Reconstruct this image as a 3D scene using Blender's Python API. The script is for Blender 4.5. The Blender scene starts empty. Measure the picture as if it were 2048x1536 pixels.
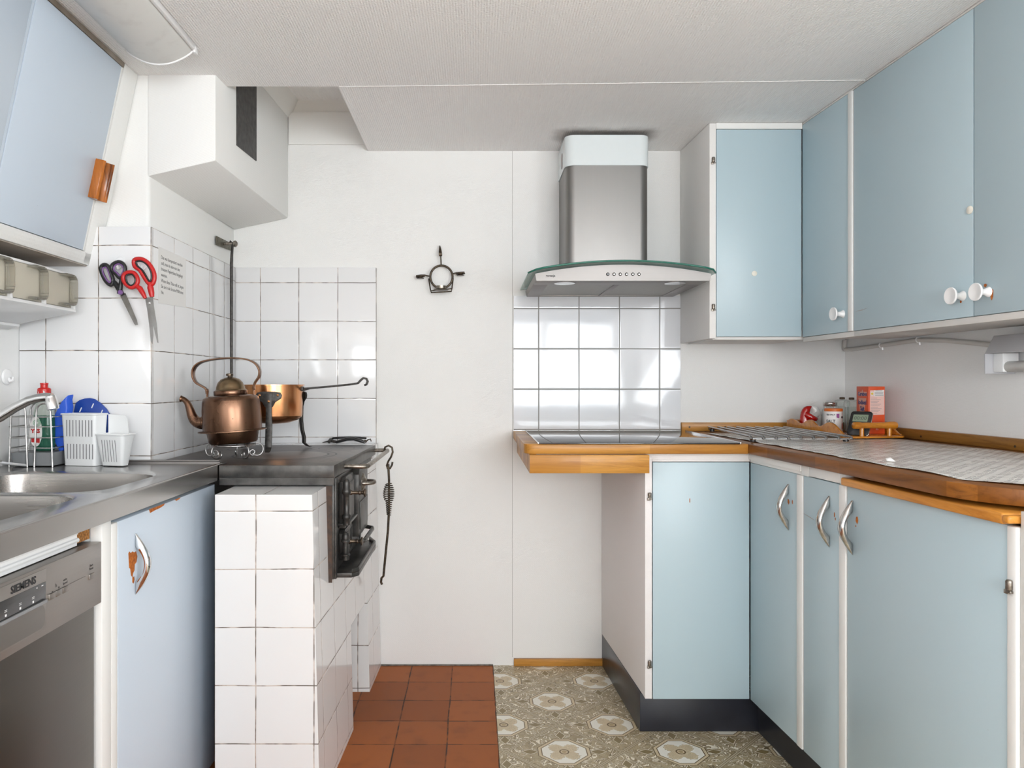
import bpy, bmesh, math, random
from mathutils import Matrix, Vector
random.seed(7)
SC = bpy.context.scene
COL = SC.collection
PI = math.pi

# ------------------------------------------------------------------ camera, light, exposure
CAMZ = 1.06            # camera height; the camera stands at x = 0, y = 0 and looks along +y
FPX = 1472.0           # focal length in pixels of the 2048 wide frame
cd = bpy.data.cameras.new('camera')
cam = bpy.data.objects.new('camera', cd); COL.objects.link(cam)
cam.location = (0, 0, CAMZ); cam.rotation_euler = (PI/2, 0, 0)
cd.sensor_fit = 'HORIZONTAL'; cd.sensor_width = 36.0; cd.lens = 36.0*FPX/2048
cd.shift_x = (1024-950)/2048; cd.shift_y = (767-768)/2048
cd.clip_start = 0.02
SC.camera = cam

w = bpy.data.worlds.new('daylight'); SC.world = w; w.use_nodes = True
bg = w.node_tree.nodes['Background']
bg.inputs[0].default_value = (0.80, 0.90, 1.0, 1); bg.inputs[1].default_value = 1.6

def area(name, loc, rot, sx, sy, power, col):
    l = bpy.data.lights.new(name, 'AREA'); l.shape = 'RECTANGLE'; l.size = sx; l.size_y = sy
    l.energy = power; l.color = col
    o = bpy.data.objects.new(name, l); COL.objects.link(o); o.location = loc; o.rotation_euler = rot
    return o
# daylight from rear and right windows behind the camera; the left one is added fill
area('rear_window_daylight', (0.75, -2.33, 1.28), (math.radians(126), 0, 0), 1.55, 1.10, 64, (0.94, 0.975, 1.0))
area('right_window_daylight', (1.66, -0.67, 1.30), (math.radians(120), 0, PI/2+.07), 1.45, 0.95, 44, (0.93, 0.97, 1.0))
area('added_left_fill', (-1.29, -1.25, 1.30), (math.radians(120), 0, -PI/2), 1.25, 0.95, 30, (0.95, 0.98, 1.0))

vs = SC.view_settings
vs.view_transform = 'Standard'; vs.look = 'None'; vs.gamma = 1.0; vs.exposure = 0.25
vs.use_curve_mapping = False
SC.cycles.use_denoising = True
SC.cycles.max_bounces = 10; SC.cycles.diffuse_bounces = 6; SC.cycles.glossy_bounces = 4
SC.cycles.transmission_bounces = 8; SC.cycles.transparent_max_bounces = 12
SC.cycles.caustics_reflective = False; SC.cycles.caustics_refractive = False
SC.cycles.sample_clamp_indirect = 4.0

# ------------------------------------------------------------------ mesh builder
I4 = Matrix.Identity(4)
def frame(o, x, y, z):
    m = Matrix.Identity(4)
    for i, v in enumerate((x, y, z, o)):
        for j in range(3): m[j][i] = v[j]
    return m
def at(px, py, D):                      # point of the place seen at photo pixel (px, py) at distance D
    return Vector(((px-950)*D/FPX, D, CAMZ+(767-py)*D/FPX))

class MB:
    def __init__(s, M=I4): s.v = []; s.f = []; s.mi = []; s.M = M; s.m = 0
    def add(s, vs, fs, M=None):
        n = len(s.v); T = s.M if M is None else s.M @ M
        s.v += [T @ Vector(p) for p in vs]
        for f in fs: s.f.append([n+i for i in f]); s.mi.append(s.m)
        return s
    def box(s, x0, x1, y0, y1, z0, z1, M=None):
        if x0 > x1: x0, x1 = x1, x0
        if y0 > y1: y0, y1 = y1, y0
        if z0 > z1: z0, z1 = z1, z0
        v = [(x0,y0,z0),(x1,y0,z0),(x1,y1,z0),(x0,y1,z0),(x0,y0,z1),(x1,y0,z1),(x1,y1,z1),(x0,y1,z1)]
        return s.add(v, [(0,3,2,1),(4,5,6,7),(0,1,5,4),(1,2,6,5),(2,3,7,6),(3,0,4,7)], M)
    def prism(s, poly, z0, z1, M=None, top=None):     # ccw polygon in xy
        n = len(poly); t = top or poly
        v = [(p[0], p[1], z0) for p in poly]+[(p[0], p[1], z1) for p in t]
        f = [tuple(range(n-1,-1,-1)), tuple(range(n,2*n))]+[(i,(i+1)%n,n+(i+1)%n,n+i) for i in range(n)]
        return s.add(v, f, M)
    def loft(s, rings, caps=True, closed=False, M=None):
        n = len(rings[0]); v = [p for r in rings for p in r]; f = []
        k = len(rings)
        for i in range(k if closed else k-1):
            a = i*n; b = ((i+1)%k)*n
            for j in range(n): f.append((a+j, a+(j+1)%n, b+(j+1)%n, b+j))
        if caps and not closed:
            f.append(tuple(range(n-1,-1,-1))); f.append(tuple((k-1)*n+j for j in range(n)))
        return s.add(v, f, M)
    def tube(s, pts, r, n=10, closed=False, flat=1.0, up=None, M=None):
        P = [Vector(p) for p in pts]; k = len(P)
        R = r if isinstance(r, (list, tuple)) else [r]*k
        rings = []; N = None
        for i in range(k):
            if closed: t = P[(i+1)%k]-P[i-1]
            else: t = P[min(i+1,k-1)]-P[max(i-1,0)]
            t.normalize()
            if N is None:
                a = Vector(up) if up else (Vector((0,0,1)) if abs(t.z) < .9 else Vector((1,0,0)))
                N = (a-t*a.dot(t)).normalized()
            else:
                N = (N-t*N.dot(t)).normalized()
            B = t.cross(N)
            rings.append([P[i]+(N*math.cos(2*PI*j/n)*R[i]*flat+B*math.sin(2*PI*j/n)*R[i]) for j in range(n)])
        return s.loft(rings, True, closed, M)
    def lathe(s, prof, n=24, M=None, cap=True):       # (r, z) profile about z
        rings = [[(max(r,1e-5)*math.cos(2*PI*j/n), max(r,1e-5)*math.sin(2*PI*j/n), z) for j in range(n)] for r, z in prof]
        return s.loft(rings, cap, False, M)
    def ball(s, c, r, n=16, sc=(1,1,1), M=None):
        m = n//2
        rings = []
        for i in range(m+1):
            a = -PI/2+PI*i/m
            rr = max(math.cos(a), 1e-4)
            rings.append([(c[0]+r*sc[0]*rr*math.cos(2*PI*j/n), c[1]+r*sc[1]*rr*math.sin(2*PI*j/n), c[2]+r*sc[2]*math.sin(a)) for j in range(n)])
        return s.loft(rings, True, False, M)
    def text(s, body, size, M, depth=0.0003, align='CENTER', sx=1.0, bold=0.0):
        c = bpy.data.curves.new('t', 'FONT'); c.body = body; c.size = size; c.extrude = depth
        c.align_x = align; c.align_y = 'CENTER'; c.resolution_u = 2; c.offset = bold
        o = bpy.data.objects.new('t', c); COL.objects.link(o)
        me = bpy.data.meshes.new_from_object(o)
        v = [(p.co.x*sx, p.co.y, p.co.z) for p in me.vertices]; f = [tuple(p.vertices) for p in me.polygons]
        bpy.data.objects.remove(o); bpy.data.meshes.remove(me); bpy.data.curves.remove(c)
        return s.add(v, f, M)

def rrect(x0, x1, y0, y1, r, n=6):                    # ccw rounded rectangle
    out = []
    for cx, cy, a0 in ((x1-r,y0+r,-PI/2),(x1-r,y1-r,0),(x0+r,y1-r,PI/2),(x0+r,y0+r,PI)):
        for i in range(n+1):
            a = a0+PI/2*i/n; out.append((cx+r*math.cos(a), cy+r*math.sin(a)))
    return out

def root_of(o):
    while o.parent: o = o.parent
    return o
def build(name, mb, mats, parent=None, bevel=0, seg=2, smooth=35, label=None):
    """links the builder's shapes as ONE mesh object; a parent makes it that thing's part"""
    base = Vector((0,0,0))
    if parent is not None: base = Vector(root_of(parent).location)
    me = bpy.data.meshes.new(name)
    me.from_pydata([v-base for v in mb.v], [], mb.f)
    if not isinstance(mats, (list, tuple)): mats = [mats]
    for m in mats: me.materials.append(m)
    for p, i in zip(me.polygons, mb.mi): p.material_index = min(i, len(mats)-1)
    bm = bmesh.new(); bm.from_mesh(me)
    bmesh.ops.recalc_face_normals(bm, faces=bm.faces)
    if bevel:
        es = [e for e in bm.edges if len(e.link_faces) == 2 and e.calc_face_angle(0) > math.radians(30)]
        bmesh.ops.bevel(bm, geom=es, offset=bevel, offset_type='OFFSET', segments=seg, profile=.5, affect='EDGES', clamp_overlap=True)
    bm.to_mesh(me); bm.free()
    for p in me.polygons: p.use_smooth = True
    me.set_sharp_from_angle(angle=math.radians(smooth))
    o = bpy.data.objects.new(name, me); COL.objects.link(o)
    if parent is not None: o.parent = parent
    if label: o['label'] = label
    return o
def thing(name, label, cat, loc, group=None):
    o = bpy.data.objects.new(name, None); COL.objects.link(o); o.location = loc
    o.empty_display_size = .05
    return tag(o, label, cat, group)
def tag(o, label, cat, group=None):
    o['label'] = label; o['category'] = cat
    if group: o['group'] = group
    return o
def single(name, mb, mats, label, cat, loc=None, group=None, **k):   # a thing that is one mesh, origin at its base
    o = build(name, mb, mats, None, **k)
    if loc is not None:
        L = Vector(loc)
        o.data.transform(Matrix.Translation(-L)); o.location = L
    return tag(o, label, cat, group)
def struct(name, mb, mats, parent=None, **k):
    o = build(name, mb, mats, parent, **k)
    if parent is None: o['kind'] = 'structure'
    return o

# ------------------------------------------------------------------ materials
class X:                                              # a node socket with arithmetic
    def __init__(s, t, so): s.t = t; s.s = so
    def _m(s, op, *a):
        n = s.t.nodes.new('ShaderNodeMath'); n.operation = op
        for i, q in enumerate((s,)+a):
            if isinstance(q, X): s.t.links.new(q.s, n.inputs[i])
            else: n.inputs[i].default_value = q
        return X(s.t, n.outputs[0])
    def __add__(s, o): return s._m('ADD', o)
    __radd__ = __add__
    def __sub__(s, o): return s._m('SUBTRACT', o)
    def __rsub__(s, o): return (s*-1)+o
    def __mul__(s, o): return s._m('MULTIPLY', o)
    __rmul__ = __mul__
    def __truediv__(s, o): return s._m('DIVIDE', o)
    def abs(s): return s._m('ABSOLUTE')
    def fract(s): return s._m('FRACT')
    def floor(s): return s._m('FLOOR')
    def sin(s): return s._m('SINE')
    def sqrt(s): return s._m('SQRT')
    def min(s, o): return s._m('MINIMUM', o)
    def max(s, o): return s._m('MAXIMUM', o)
    def lt(s, o): return s._m('LESS_THAN', o)
    def gt(s, o): return s._m('GREATER_THAN', o)
    def step(s, a, b):                                # smooth 0..1 from a to b
        n = s.t.nodes.new('ShaderNodeMapRange'); n.interpolation_type = 'SMOOTHSTEP'
        s.t.links.new(s.s, n.inputs[0]); n.inputs[1].default_value = a; n.inputs[2].default_value = b
        return X(s.t, n.outputs[0])
class Mat:
    def __init__(s, name, col=(.8,.8,.8), rough=.5, metal=0.0, spec=.5, coat=0.0):
        s.m = bpy.data.materials.new(name); s.m.use_nodes = True; s.t = s.m.node_tree
        s.b = s.t.nodes['Principled BSDF']
        s.col(col); s.b.inputs['Roughness'].default_value = rough; s.b.inputs['Metallic'].default_value = metal
        s.b.inputs['Specular IOR Level'].default_value = spec
        s.b.inputs['Coat Weight'].default_value = coat; s.b.inputs['Coat Roughness'].default_value = .08
        g = s.t.nodes.new('ShaderNodeTexCoord'); s.obj = g.outputs['Object']
        p = s.t.nodes.new('ShaderNodeNewGeometry'); s.pos = p.outputs['Position']; s.nor = p.outputs['Normal']
    def col(s, c):
        if isinstance(c, (tuple, list)): s.b.inputs['Base Color'].default_value = tuple(c[:3])+(1,)
        else: s.t.links.new(c, s.b.inputs['Base Color'])
        return s
    def xyz(s, src=None):
        n = s.t.nodes.new('ShaderNodeSeparateXYZ'); s.t.links.new(src or s.pos, n.inputs[0])
        return [X(s.t, o) for o in n.outputs]
    def vec(s, x, y, z):
        n = s.t.nodes.new('ShaderNodeCombineXYZ')
        for i, q in enumerate((x,y,z)):
            if isinstance(q, X): s.t.links.new(q.s, n.inputs[i])
            else: n.inputs[i].default_value = q
        return n.outputs[0]
    def scaled(s, sx, sy, sz, src=None):
        n = s.t.nodes.new('ShaderNodeMapping'); s.t.links.new(src or s.pos, n.inputs[0])
        n.inputs['Scale'].default_value = (sx, sy, sz); return n.outputs[0]
    def noise(s, scale, detail=3, vec=None, rough=.5, dist=0):
        n = s.t.nodes.new('ShaderNodeTexNoise'); s.t.links.new(vec or s.pos, n.inputs['Vector'])
        n.inputs['Scale'].default_value = scale; n.inputs['Detail'].default_value = detail
        n.inputs['Roughness'].default_value = rough; n.inputs['Distortion'].default_value = dist
        return X(s.t, n.outputs[0])
    def voro(s, scale, vec=None, feature='F1'):
        n = s.t.nodes.new('ShaderNodeTexVoronoi'); n.feature = feature; s.t.links.new(vec or s.pos, n.inputs['Vector'])
        n.inputs['Scale'].default_value = scale; return X(s.t, n.outputs['Distance'])
    def white(s, vec):
        n = s.t.nodes.new('ShaderNodeTexWhiteNoise'); s.t.links.new(vec, n.inputs['Vector']); return X(s.t, n.outputs['Value'])
    def ramp(s, x, stops):
        n = s.t.nodes.new('ShaderNodeValToRGB'); s.t.links.new(x.s, n.inputs[0]); r = n.color_ramp
        while len(r.elements) < len(stops): r.elements.new(.5)
        for e, (p, c) in zip(r.elements, stops): e.position = p; e.color = tuple(c)+(1,)
        return n.outputs[0]
    def mix(s, fac, a, b):
        n = s.t.nodes.new('ShaderNodeMix'); n.data_type = 'RGBA'
        if isinstance(fac, X): s.t.links.new(fac.s, n.inputs[0])
        else: n.inputs[0].default_value = fac
        for so, c in ((n.inputs[6], a), (n.inputs[7], b)):
            if isinstance(c, (tuple, list)): so.default_value = tuple(c[:3])+(1,)
            else: s.t.links.new(c, so)
        return n.outputs[2]
    def bump(s, h, strength=.3, dist=.001):
        n = s.t.nodes.new('ShaderNodeBump'); n.inputs['Strength'].default_value = strength; n.inputs['Distance'].default_value = dist
        s.t.links.new(h.s, n.inputs['Height']); s.t.links.new(n.outputs[0], s.b.inputs['Normal']); return s
    def rough(s, x): s.t.links.new(x.s, s.b.inputs['Roughness']); return s
    def metal(s, x): s.t.links.new(x.s, s.b.inputs['Metallic']); return s

def srgb(r, g, b): return tuple((c/255/12.92 if c/255 <= .04045 else ((c/255+.055)/1.055)**2.4) for c in (r,g,b))

def mottled(name, a, b, scale, rough=.5, metal=0, bump=0, bs=None, **k):
    M = Mat(name, a, rough, metal, **k); n = M.noise(scale, 4)
    M.col(M.ramp(n, [(.35, a), (.65, b)]))
    if bump: M.bump(M.noise(bs or scale*3, 3), bump)
    return M.m
def plain(name, c, rough=.5, metal=0, **k):
    M = Mat(name, c, rough, metal, **k)
    n = M.noise(60, 3)
    M.col(M.mix(n*.12, c, tuple(x*.8 for x in c)))
    return M.m

def paper_wall(name, c, sc=1.0, st=.4, dirty=False):        # painted woodchip / woven wallpaper
    M = Mat(name, c, .6, spec=.3)
    x, y, z = M.xyz()
    wv = ((x+y*.93)*(2*PI/.0042*sc)).sin()*((z+y*.8-x*.35)*(2*PI/.0036*sc)).sin()
    n = M.noise(320*sc, 3)
    M.bump(wv*.30+n, st, .0016/sc)
    d = M.noise(2.2, 4)
    cc = M.mix(d.step(.35, .75)*.10, c, tuple(q*.86 for q in c))
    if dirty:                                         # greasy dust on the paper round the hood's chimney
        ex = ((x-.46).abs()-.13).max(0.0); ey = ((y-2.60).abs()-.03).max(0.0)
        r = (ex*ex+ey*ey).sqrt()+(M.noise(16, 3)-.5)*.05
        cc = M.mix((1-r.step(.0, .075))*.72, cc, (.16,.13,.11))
    M.col(cc)
    return M.m
W_WALL = paper_wall('white_wallpaper', (.82,.82,.805))
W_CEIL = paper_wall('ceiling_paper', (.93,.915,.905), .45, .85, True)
W_PLASTER = paper_wall('white_plaster', (.82,.82,.80), .5, .15)

def tile_mat(name, ax, a0, b0, pitch, gw, grout, body, patch=True, rough=.10, pitchb=None, warp=.002):
    M = Mat(name, body, rough, spec=.55)
    x, y, z = M.xyz(); q = {'x':x,'y':y,'z':z}
    wx = (M.noise(5, 1)-.5)*warp*2; wz = (M.noise(7, 1, M.scaled(1.3,1.1,.8))-.5)*warp*2
    a = q[ax[0]]+wx; b = q[ax[1]]+wz
    pb = pitchb or pitch
    da = (((a-a0)/pitch+.5).fract()-.5).abs()*pitch
    db = (((b-b0)/pb+.5).fract()-.5).abs()*pb
    d = da.min(db)
    g = 1-d.step(gw*.6, gw*1.25)
    ia = ((a-a0)/pitch).floor(); ib = ((b-b0)/pb).floor()
    v = M.white(M.vec(ia, ib, .3))
    bc = M.mix(v*.35, body, tuple(c*.93 for c in body))
    if patch:
        p = M.noise(24, 3).step(.36, .60)
        gc = M.mix(p, tuple(min(1, c*3.2+.22) for c in grout), grout)
    else: gc = grout
    M.col(M.mix(g, bc, gc))
    M.rough(g*.6+rough)
    # every tile sits at its own small tilt, edges dip to the joint
    M.bump(d.step(0, .006)*.6+M.noise(9, 2)*.35, .35, .0016)
    return M.m
GR_OLD = (.10,.075,.055); T_OLD = (.79,.79,.795)
T_BACK = tile_mat('old_tiles_back', 'xz', -.371, .859, .1448, .0013, GR_OLD, T_OLD)
T_BREAST = tile_mat('old_tiles_breast', 'xz', -.898, .859, .146, .0014, GR_OLD, T_OLD)
T_SIDE = tile_mat('old_tiles_side', 'yz', 2.198, .859, .146, .0013, GR_OLD, T_OLD)
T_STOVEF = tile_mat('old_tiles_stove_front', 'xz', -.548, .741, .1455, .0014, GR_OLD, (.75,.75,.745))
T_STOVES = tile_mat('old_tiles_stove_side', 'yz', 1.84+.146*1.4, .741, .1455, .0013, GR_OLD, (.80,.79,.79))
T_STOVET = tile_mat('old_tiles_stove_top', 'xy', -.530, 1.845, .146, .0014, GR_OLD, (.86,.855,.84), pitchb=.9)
T_NEW = tile_mat('white_tiles_grey_joints', 'xz', .239, .887, .1516, .0021, (.22,.215,.20), (.70,.715,.74), False, .06, warp=.0004)

def terracotta():
    M = Mat('terracotta_tiles', (.3,.1,.04), .5, spec=.22)
    x, y, z = M.xyz()
    wx = (M.noise(4, 1)-.5)*.008; wy = (M.noise(4, 1, M.scaled(1.2,.7,1))-.5)*.006
    a = (x+wx-.068)/.152; b = (y+wy-2.763)/.1505
    d = (((a+.5).fract()-.5).abs()).min(((b+.5).fract()-.5).abs())*.15
    p = M.noise(20, 3).step(.4, .6)
    g = (1-d.step(.0012, .003))
    v = M.white(M.vec(a.floor(), b.floor(), 0))
    base = M.mix(v, srgb(160,92,46), srgb(140,78,40))
    n = M.noise(14, 5)
    base = M.mix(n.step(.5,.75)*.5, base, srgb(124,72,42))
    M.col(M.mix(g*(p*.6+.4), base, srgb(58,34,24)))
    M.bump(d.step(0,.004)+M.noise(60,3)*.3, .3, .001)
    return M.m
M_TERRA = terracotta()

def vinyl():
    M = Mat('patterned_vinyl', (.4,.36,.28), .35)
    x, y, z = M.xyz(); P = .3355
    u = (x-.257)/P; v = (y-2.455)/P
    p = u+v; q = u-v
    fp = (p+.5).fract()-.5; fq = (q+.5).fract()-.5
    lx = (fp+fq)*(.5*P); ly = (fp-fq)*(.5*P)
    ax = lx.abs(); ay = ly.abs()
    oc = ax.max(ay).max((ax+ay)*.76)
    r = (lx*lx+ly*ly).sqrt()
    # ornate ground: curling cream leaves and dark outlines on olive brown
    n1 = ((M.noise(26, 2, dist=1.3)*14).sin()).abs()
    n2 = ((M.noise(34, 1, dist=2.0)*13).sin()).abs()
    g = M.mix(M.noise(22,2).step(.42,.62), srgb(172,156,124), srgb(152,136,104))
    g = M.mix((1-n1.step(.20,.38)), g, srgb(238,231,213))
    g = M.mix(((n1-.46).abs()-.09).lt(.0)*.8, g, srgb(82,68,46))
    g = M.mix((1-n2.step(.08,.2))*.75, g, srgb(206,196,172))
    g = M.mix(((n2-.26).abs()-.05).lt(.0)*.6, g, srgb(92,78,56))
    # palmettes at the four sides of each medallion
    q1 = ax.min(ay)*1.7+(ax.max(ay)-.098).abs()
    g = M.mix((1-q1.step(.021,.024)), g, srgb(132,116,80))
    g = M.mix((q1-.0255).abs().lt(.0022), g, srgb(222,214,194))
    g = M.mix((q1-.0290).abs().lt(.0012), g, srgb(96,82,58))
    # diagonal double lines
    e = (.5-fp.abs()).min(.5-fq.abs())*(P*.7071)
    g = M.mix(1-e.step(.0052,.0062), g, srgb(186,174,148))
    g = M.mix((e-.0056).abs().lt(.0008), g, srgb(116,100,74))
    g = M.mix(e.lt(.0009), g, srgb(122,106,80))
    # medallion
    g = M.mix(oc.lt(.0765), g, srgb(108,90,60))
    g = M.mix(oc.lt(.0738), g, srgb(204,188,156))
    g = M.mix(oc.lt(.0662), g, srgb(112,93,64))
    g = M.mix(oc.lt(.0632), g, srgb(232,229,218))
    sp = (ax*ay)/(r*r+.00001)*2.0                     # 1 on the diagonals
    pet = r-(sp*.026+.022)+(M.noise(150,1)-.5)*.016
    g = M.mix(pet.lt(.0050), g, srgb(160,146,120))
    g = M.mix(pet.lt(.0034), g, srgb(214,198,166))
    sw = ((M.noise(170,2,dist=1.5)*30).sin()).abs().lt(.38)
    g = M.mix(sw*pet.lt(.0), g, srgb(140,121,92))
    g = M.mix((r-.0125).abs().lt(.0022), g, srgb(112,92,62))
    g = M.mix(r.lt(.007), g, srgb(170,150,112))
    M.col(g); M.bump(n1, .1, .0006)
    return M.m
M_VINYL = vinyl()

def wood(name, a, b, ax=0, scale=1.0, rough=.35, stave=None, dark=None, coat=.08):
    M = Mat(name, a, rough, coat=coat, spec=.28)
    s = [26*scale]*3; s[ax] = 1.7*scale
    sv = M.scaled(*s)
    n = M.noise(1.0, 6, sv, .7, 1.2); f = M.noise(6.0, 4, sv, .65)
    c = M.ramp(n, [(.34, b), (.50, a), (.66, tuple(min(1,q*1.22) for q in a))])
    c = M.mix(f.step(.52,.70)*.5, c, tuple(q*.62 for q in a))
    if stave:
        x = M.xyz(); l = x[ax]; o = x[1-ax]
        row = (o/stave[1]).floor()
        cell = M.white(M.vec(((l+M.white(M.vec(row, 3.1, 0))*stave[0])/stave[0]).floor(), row, 0))
        c = M.mix(cell*.75, c, dark or tuple(q*.5 for q in b))
    M.col(c); M.bump(n, .06, .0006)
    return M.m
OAK_A = srgb(190,136,60); OAK_B = srgb(146,92,32)
W_OAKX = wood('oak_worktop', OAK_A, OAK_B, 0, stave=(.42,.044), dark=srgb(142,88,36))
W_OAKY = wood('oiled_worktop', srgb(142,88,32), srgb(92,50,14), 1, stave=(.25,.044), dark=srgb(86,48,14))
W_STRIP = wood('oak_strip', srgb(176,124,56), srgb(132,84,34), 0)
W_STRIPY = wood('oak_strip_side', srgb(148,102,46), srgb(108,68,28), 1)
W_BOARD = wood('pull_out_board', srgb(206,140,60), srgb(172,108,40), 1, .7)
W_TRAY = wood('varnished_tray', srgb(192,122,34), srgb(164,96,22), 0, 1.2, .22, coat=.6)
W_GRIP = wood('teak_grip', srgb(172,100,36), srgb(100,52,16), 2, 1.5, .3, coat=.5)
M_CHIP = mottled('bare_hardboard', srgb(196,112,36), srgb(150,78,24), 160, .8)
M_CHIPB = mottled('chipboard', srgb(190,130,66), srgb(120,76,34), 260, .9, bump=.5)

def door_paint(name, c):
    M = Mat(name, c, .34, spec=.45)
    n = M.noise(3.0, 3); sp = M.noise(900, 1)
    col = M.mix(n*.10, c, tuple(q*.88 for q in c))
    spk = M.voro(14).lt(.012)
    M.col(M.mix(spk*.6, col, tuple(q*.45 for q in c)))
    M.bump(sp, .05, .0005)
    return M.m
BLUE = door_paint('blue_door_paint', (.44,.555,.605))
BLUE_LIT = door_paint('lit_blue_door_paint', (.555,.635,.725))  # same blue lightened: stronger light on the left doors put into the colour
WHITE = plain('white_paint', (.80,.80,.78), .4)
WHITE_G = plain('white_gloss', (.85,.85,.85), .18)
CREAM = plain('cream_plastic', (.80,.77,.68), .4)
BLACKP = mottled('plinth_laminate', srgb(44,46,54), srgb(36,37,44), 8, .28)
DARKGAP = plain('dark_cavity', (.012,.011,.010), .9)

def steel(name, c, rough, ax, st=.04, metal=1.0):
    M = Mat(name, c, rough, metal)
    s = [700]*3; s[ax] = 2.5
    n = M.noise(1.0, 2, M.scaled(*s)); d = M.noise(4, 3)
    M.rough(n*.05+d*.08+(rough-.06)); M.col(M.mix(n*.16, c, tuple(q*.75 for q in c)))
    return M.m
ST_X = steel('brushed_steel', (.305,.288,.277), .50, 0)
ST_Z = steel('brushed_steel_upright', (.27,.26,.25), .40, 2)
ST_SINK = steel('sink_steel', (.46,.45,.435), .24, 1)
ST_BOWL = steel('sink_bowl_steel', (.36,.34,.32), .28, 0)
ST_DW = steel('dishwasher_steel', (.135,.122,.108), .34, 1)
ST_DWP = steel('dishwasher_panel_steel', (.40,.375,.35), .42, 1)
CHROME = mottled('chrome', (.78,.78,.78), (.70,.70,.70), 30, .10, 1.0)
CHROME_W = mottled('worn_chrome', (.66,.65,.63), (.50,.47,.44), 90, .22, 1.0)
CHROME_D = mottled('dull_chrome', (.42,.415,.41), (.34,.33,.32), 90, .20, 1.0)
NICKEL = mottled('aged_nickel', (.36,.33,.29), (.20,.17,.14), 120, .38, 1.0)
IRON = mottled('cast_iron', (.075,.072,.068), (.04,.038,.036), 40, .40, .5, bump=.25, bs=260)
IRON_W = mottled('worn_iron', (.085,.081,.076), (.04,.038,.036), 30, .36, .6, bump=.2, bs=200)
IRON_F = mottled('forged_iron', (.035,.032,.030), (.07,.065,.06), 90, .45, .7, bump=.3, bs=200)
RUST = mottled('rusty_edge', (.085,.048,.032), (.045,.032,.026), 70, .8, 0, bump=.3)
BRASSY = mottled('tarnished_brass', (.14,.105,.075), (.065,.05,.04), 80, .38, .9)
BRONZE = mottled('dark_bronze', (.10,.075,.05), (.04,.032,.026), 140, .35, .85)
SMOKE_H = None
WIRE = mottled('galvanised_wire', (.55,.54,.53), (.40,.39,.38), 120, .3, 1.0)

def copper(name, a, b, dark, rough):
    M = Mat(name, a, rough, 1.0)
    s = M.scaled(30, 30, 4, M.obj); n = M.noise(1.0, 5, s); d = M.noise(9, 4, M.obj)
    c = M.ramp(n, [(.32, b), (.6, a)])
    c = M.mix(d.step(.52,.72)*.6, c, dark)
    sp = M.voro(46, M.obj).lt(.075)*M.noise(10,1,M.obj).gt(.52)
    M.col(M.mix(sp*.9, c, (.05,.03,.02)))
    M.rough(d*.22+(rough-.08)); return M.m
COPPER = copper('aged_copper', (.20,.112,.072), (.125,.066,.040), (.10,.066,.036), .26)
COPPER_B = copper('bright_copper', (.74,.36,.17), (.52,.22,.08), (.36,.15,.05), .20)
BRASS_LID = mottled('brown_brass_lid', (.28,.20,.115), (.20,.14,.08), 24, .34, 1.0)

def stove_top():
    M = Mat('stove_plate', (.07,.06,.055), .42, .6)
    x, y, z = M.xyz()
    n = M.noise(9, 5); f = M.noise(60, 4)
    c = M.ramp(n, [(.35, (.06,.052,.048)), (.65, (.17,.145,.13))])
    c = M.mix(f.step(.5,.7)*.4, c, (.04,.03,.027))
    def ring(cx, cy, r):
        dx = x-cx; dy = y-cy
        return ((dx*dx+dy*dy).sqrt()-r).abs()
    g = ring(-.585,2.27,.155)
    for a in ((-.585,2.27,.130),(-.585,2.27,.045),(-.47,2.50,.085),(-.47,2.50,.060),(-.47,2.50,.02),(-.76,2.48,.07)): g = g.min(ring(*a))
    m = 1-g.step(.0015,.0042)
    c = M.mix(m, c, (.012,.010,.010))
    dx = x+.585; dy = y-2.27
    lid = (dx*dx+dy*dy).sqrt().lt(.128)
    c = M.mix(lid*.7, c, (.26,.225,.205))
    M.col(c); M.bump(M.noise(90,4)*.5-m, .3, .001); M.rough(n*.25+.25)
    return M.m
STOVETOP = stove_top()

def glassy(name, c, rough=.02, ior=1.45, trans=1.0):      # thin clear plastic or glass: tinted see-through with a gloss
    M = Mat(name, c, rough); t = M.t
    tr = t.nodes.new('ShaderNodeBsdfTransparent'); tr.inputs[0].default_value = tuple(c[:3])+(1,)
    fr_ = t.nodes.new('ShaderNodeFresnel'); fr_.inputs[0].default_value = ior
    n = M.noise(5, 2); M.rough(n*.02+rough)
    f = (X(t, fr_.outputs[0])*.9+(1-trans))._m('MINIMUM', 1.0)
    mx = t.nodes.new('ShaderNodeMixShader')
    t.links.new(f.s, mx.inputs[0]); t.links.new(tr.outputs[0], mx.inputs[1]); t.links.new(M.b.outputs[0], mx.inputs[2])
    out = [q for q in t.nodes if q.type == 'OUTPUT_MATERIAL'][0]; t.links.new(mx.outputs[0], out.inputs[0])
    return M.m
GLASS_T = glassy('canopy_glass', (.86,.94,.92))
GLASS_E = plain('canopy_glass_edge', (.02,.14,.10), .08)
GLASS = glassy('clear_glass', (.95,.97,.96))
SMOKE = glassy('clear_drawer_plastic', (.93,.91,.86), .06, 1.38, .93)
MILKY = glassy('milky_plastic', (.95,.96,.96), .35, 1.2, .22)
SMOKE_H = glassy('clear_grip_plastic', (.74,.72,.66), .08, 1.6, .86)
GREENB = glassy('green_liquid', (.05,.22,.14), .05, 1.36, .55)
HOBGL = mottled('black_hob_glass', (.012,.012,.013), (.010,.010,.011), 3, .03, 0, spec=1.0)
RED = plain('red_plastic', srgb(196,28,24), .3)
RED_S = plain('red_scissor_plastic', srgb(190,30,30), .35)
RED_G = plain('red_glaze', srgb(168,14,12), .08, coat=.6)
WHITE_GL = plain('white_glaze', (.78,.78,.76), .08, coat=.5)
BLACK = plain('black_plastic', (.014,.014,.015), .35)
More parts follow.
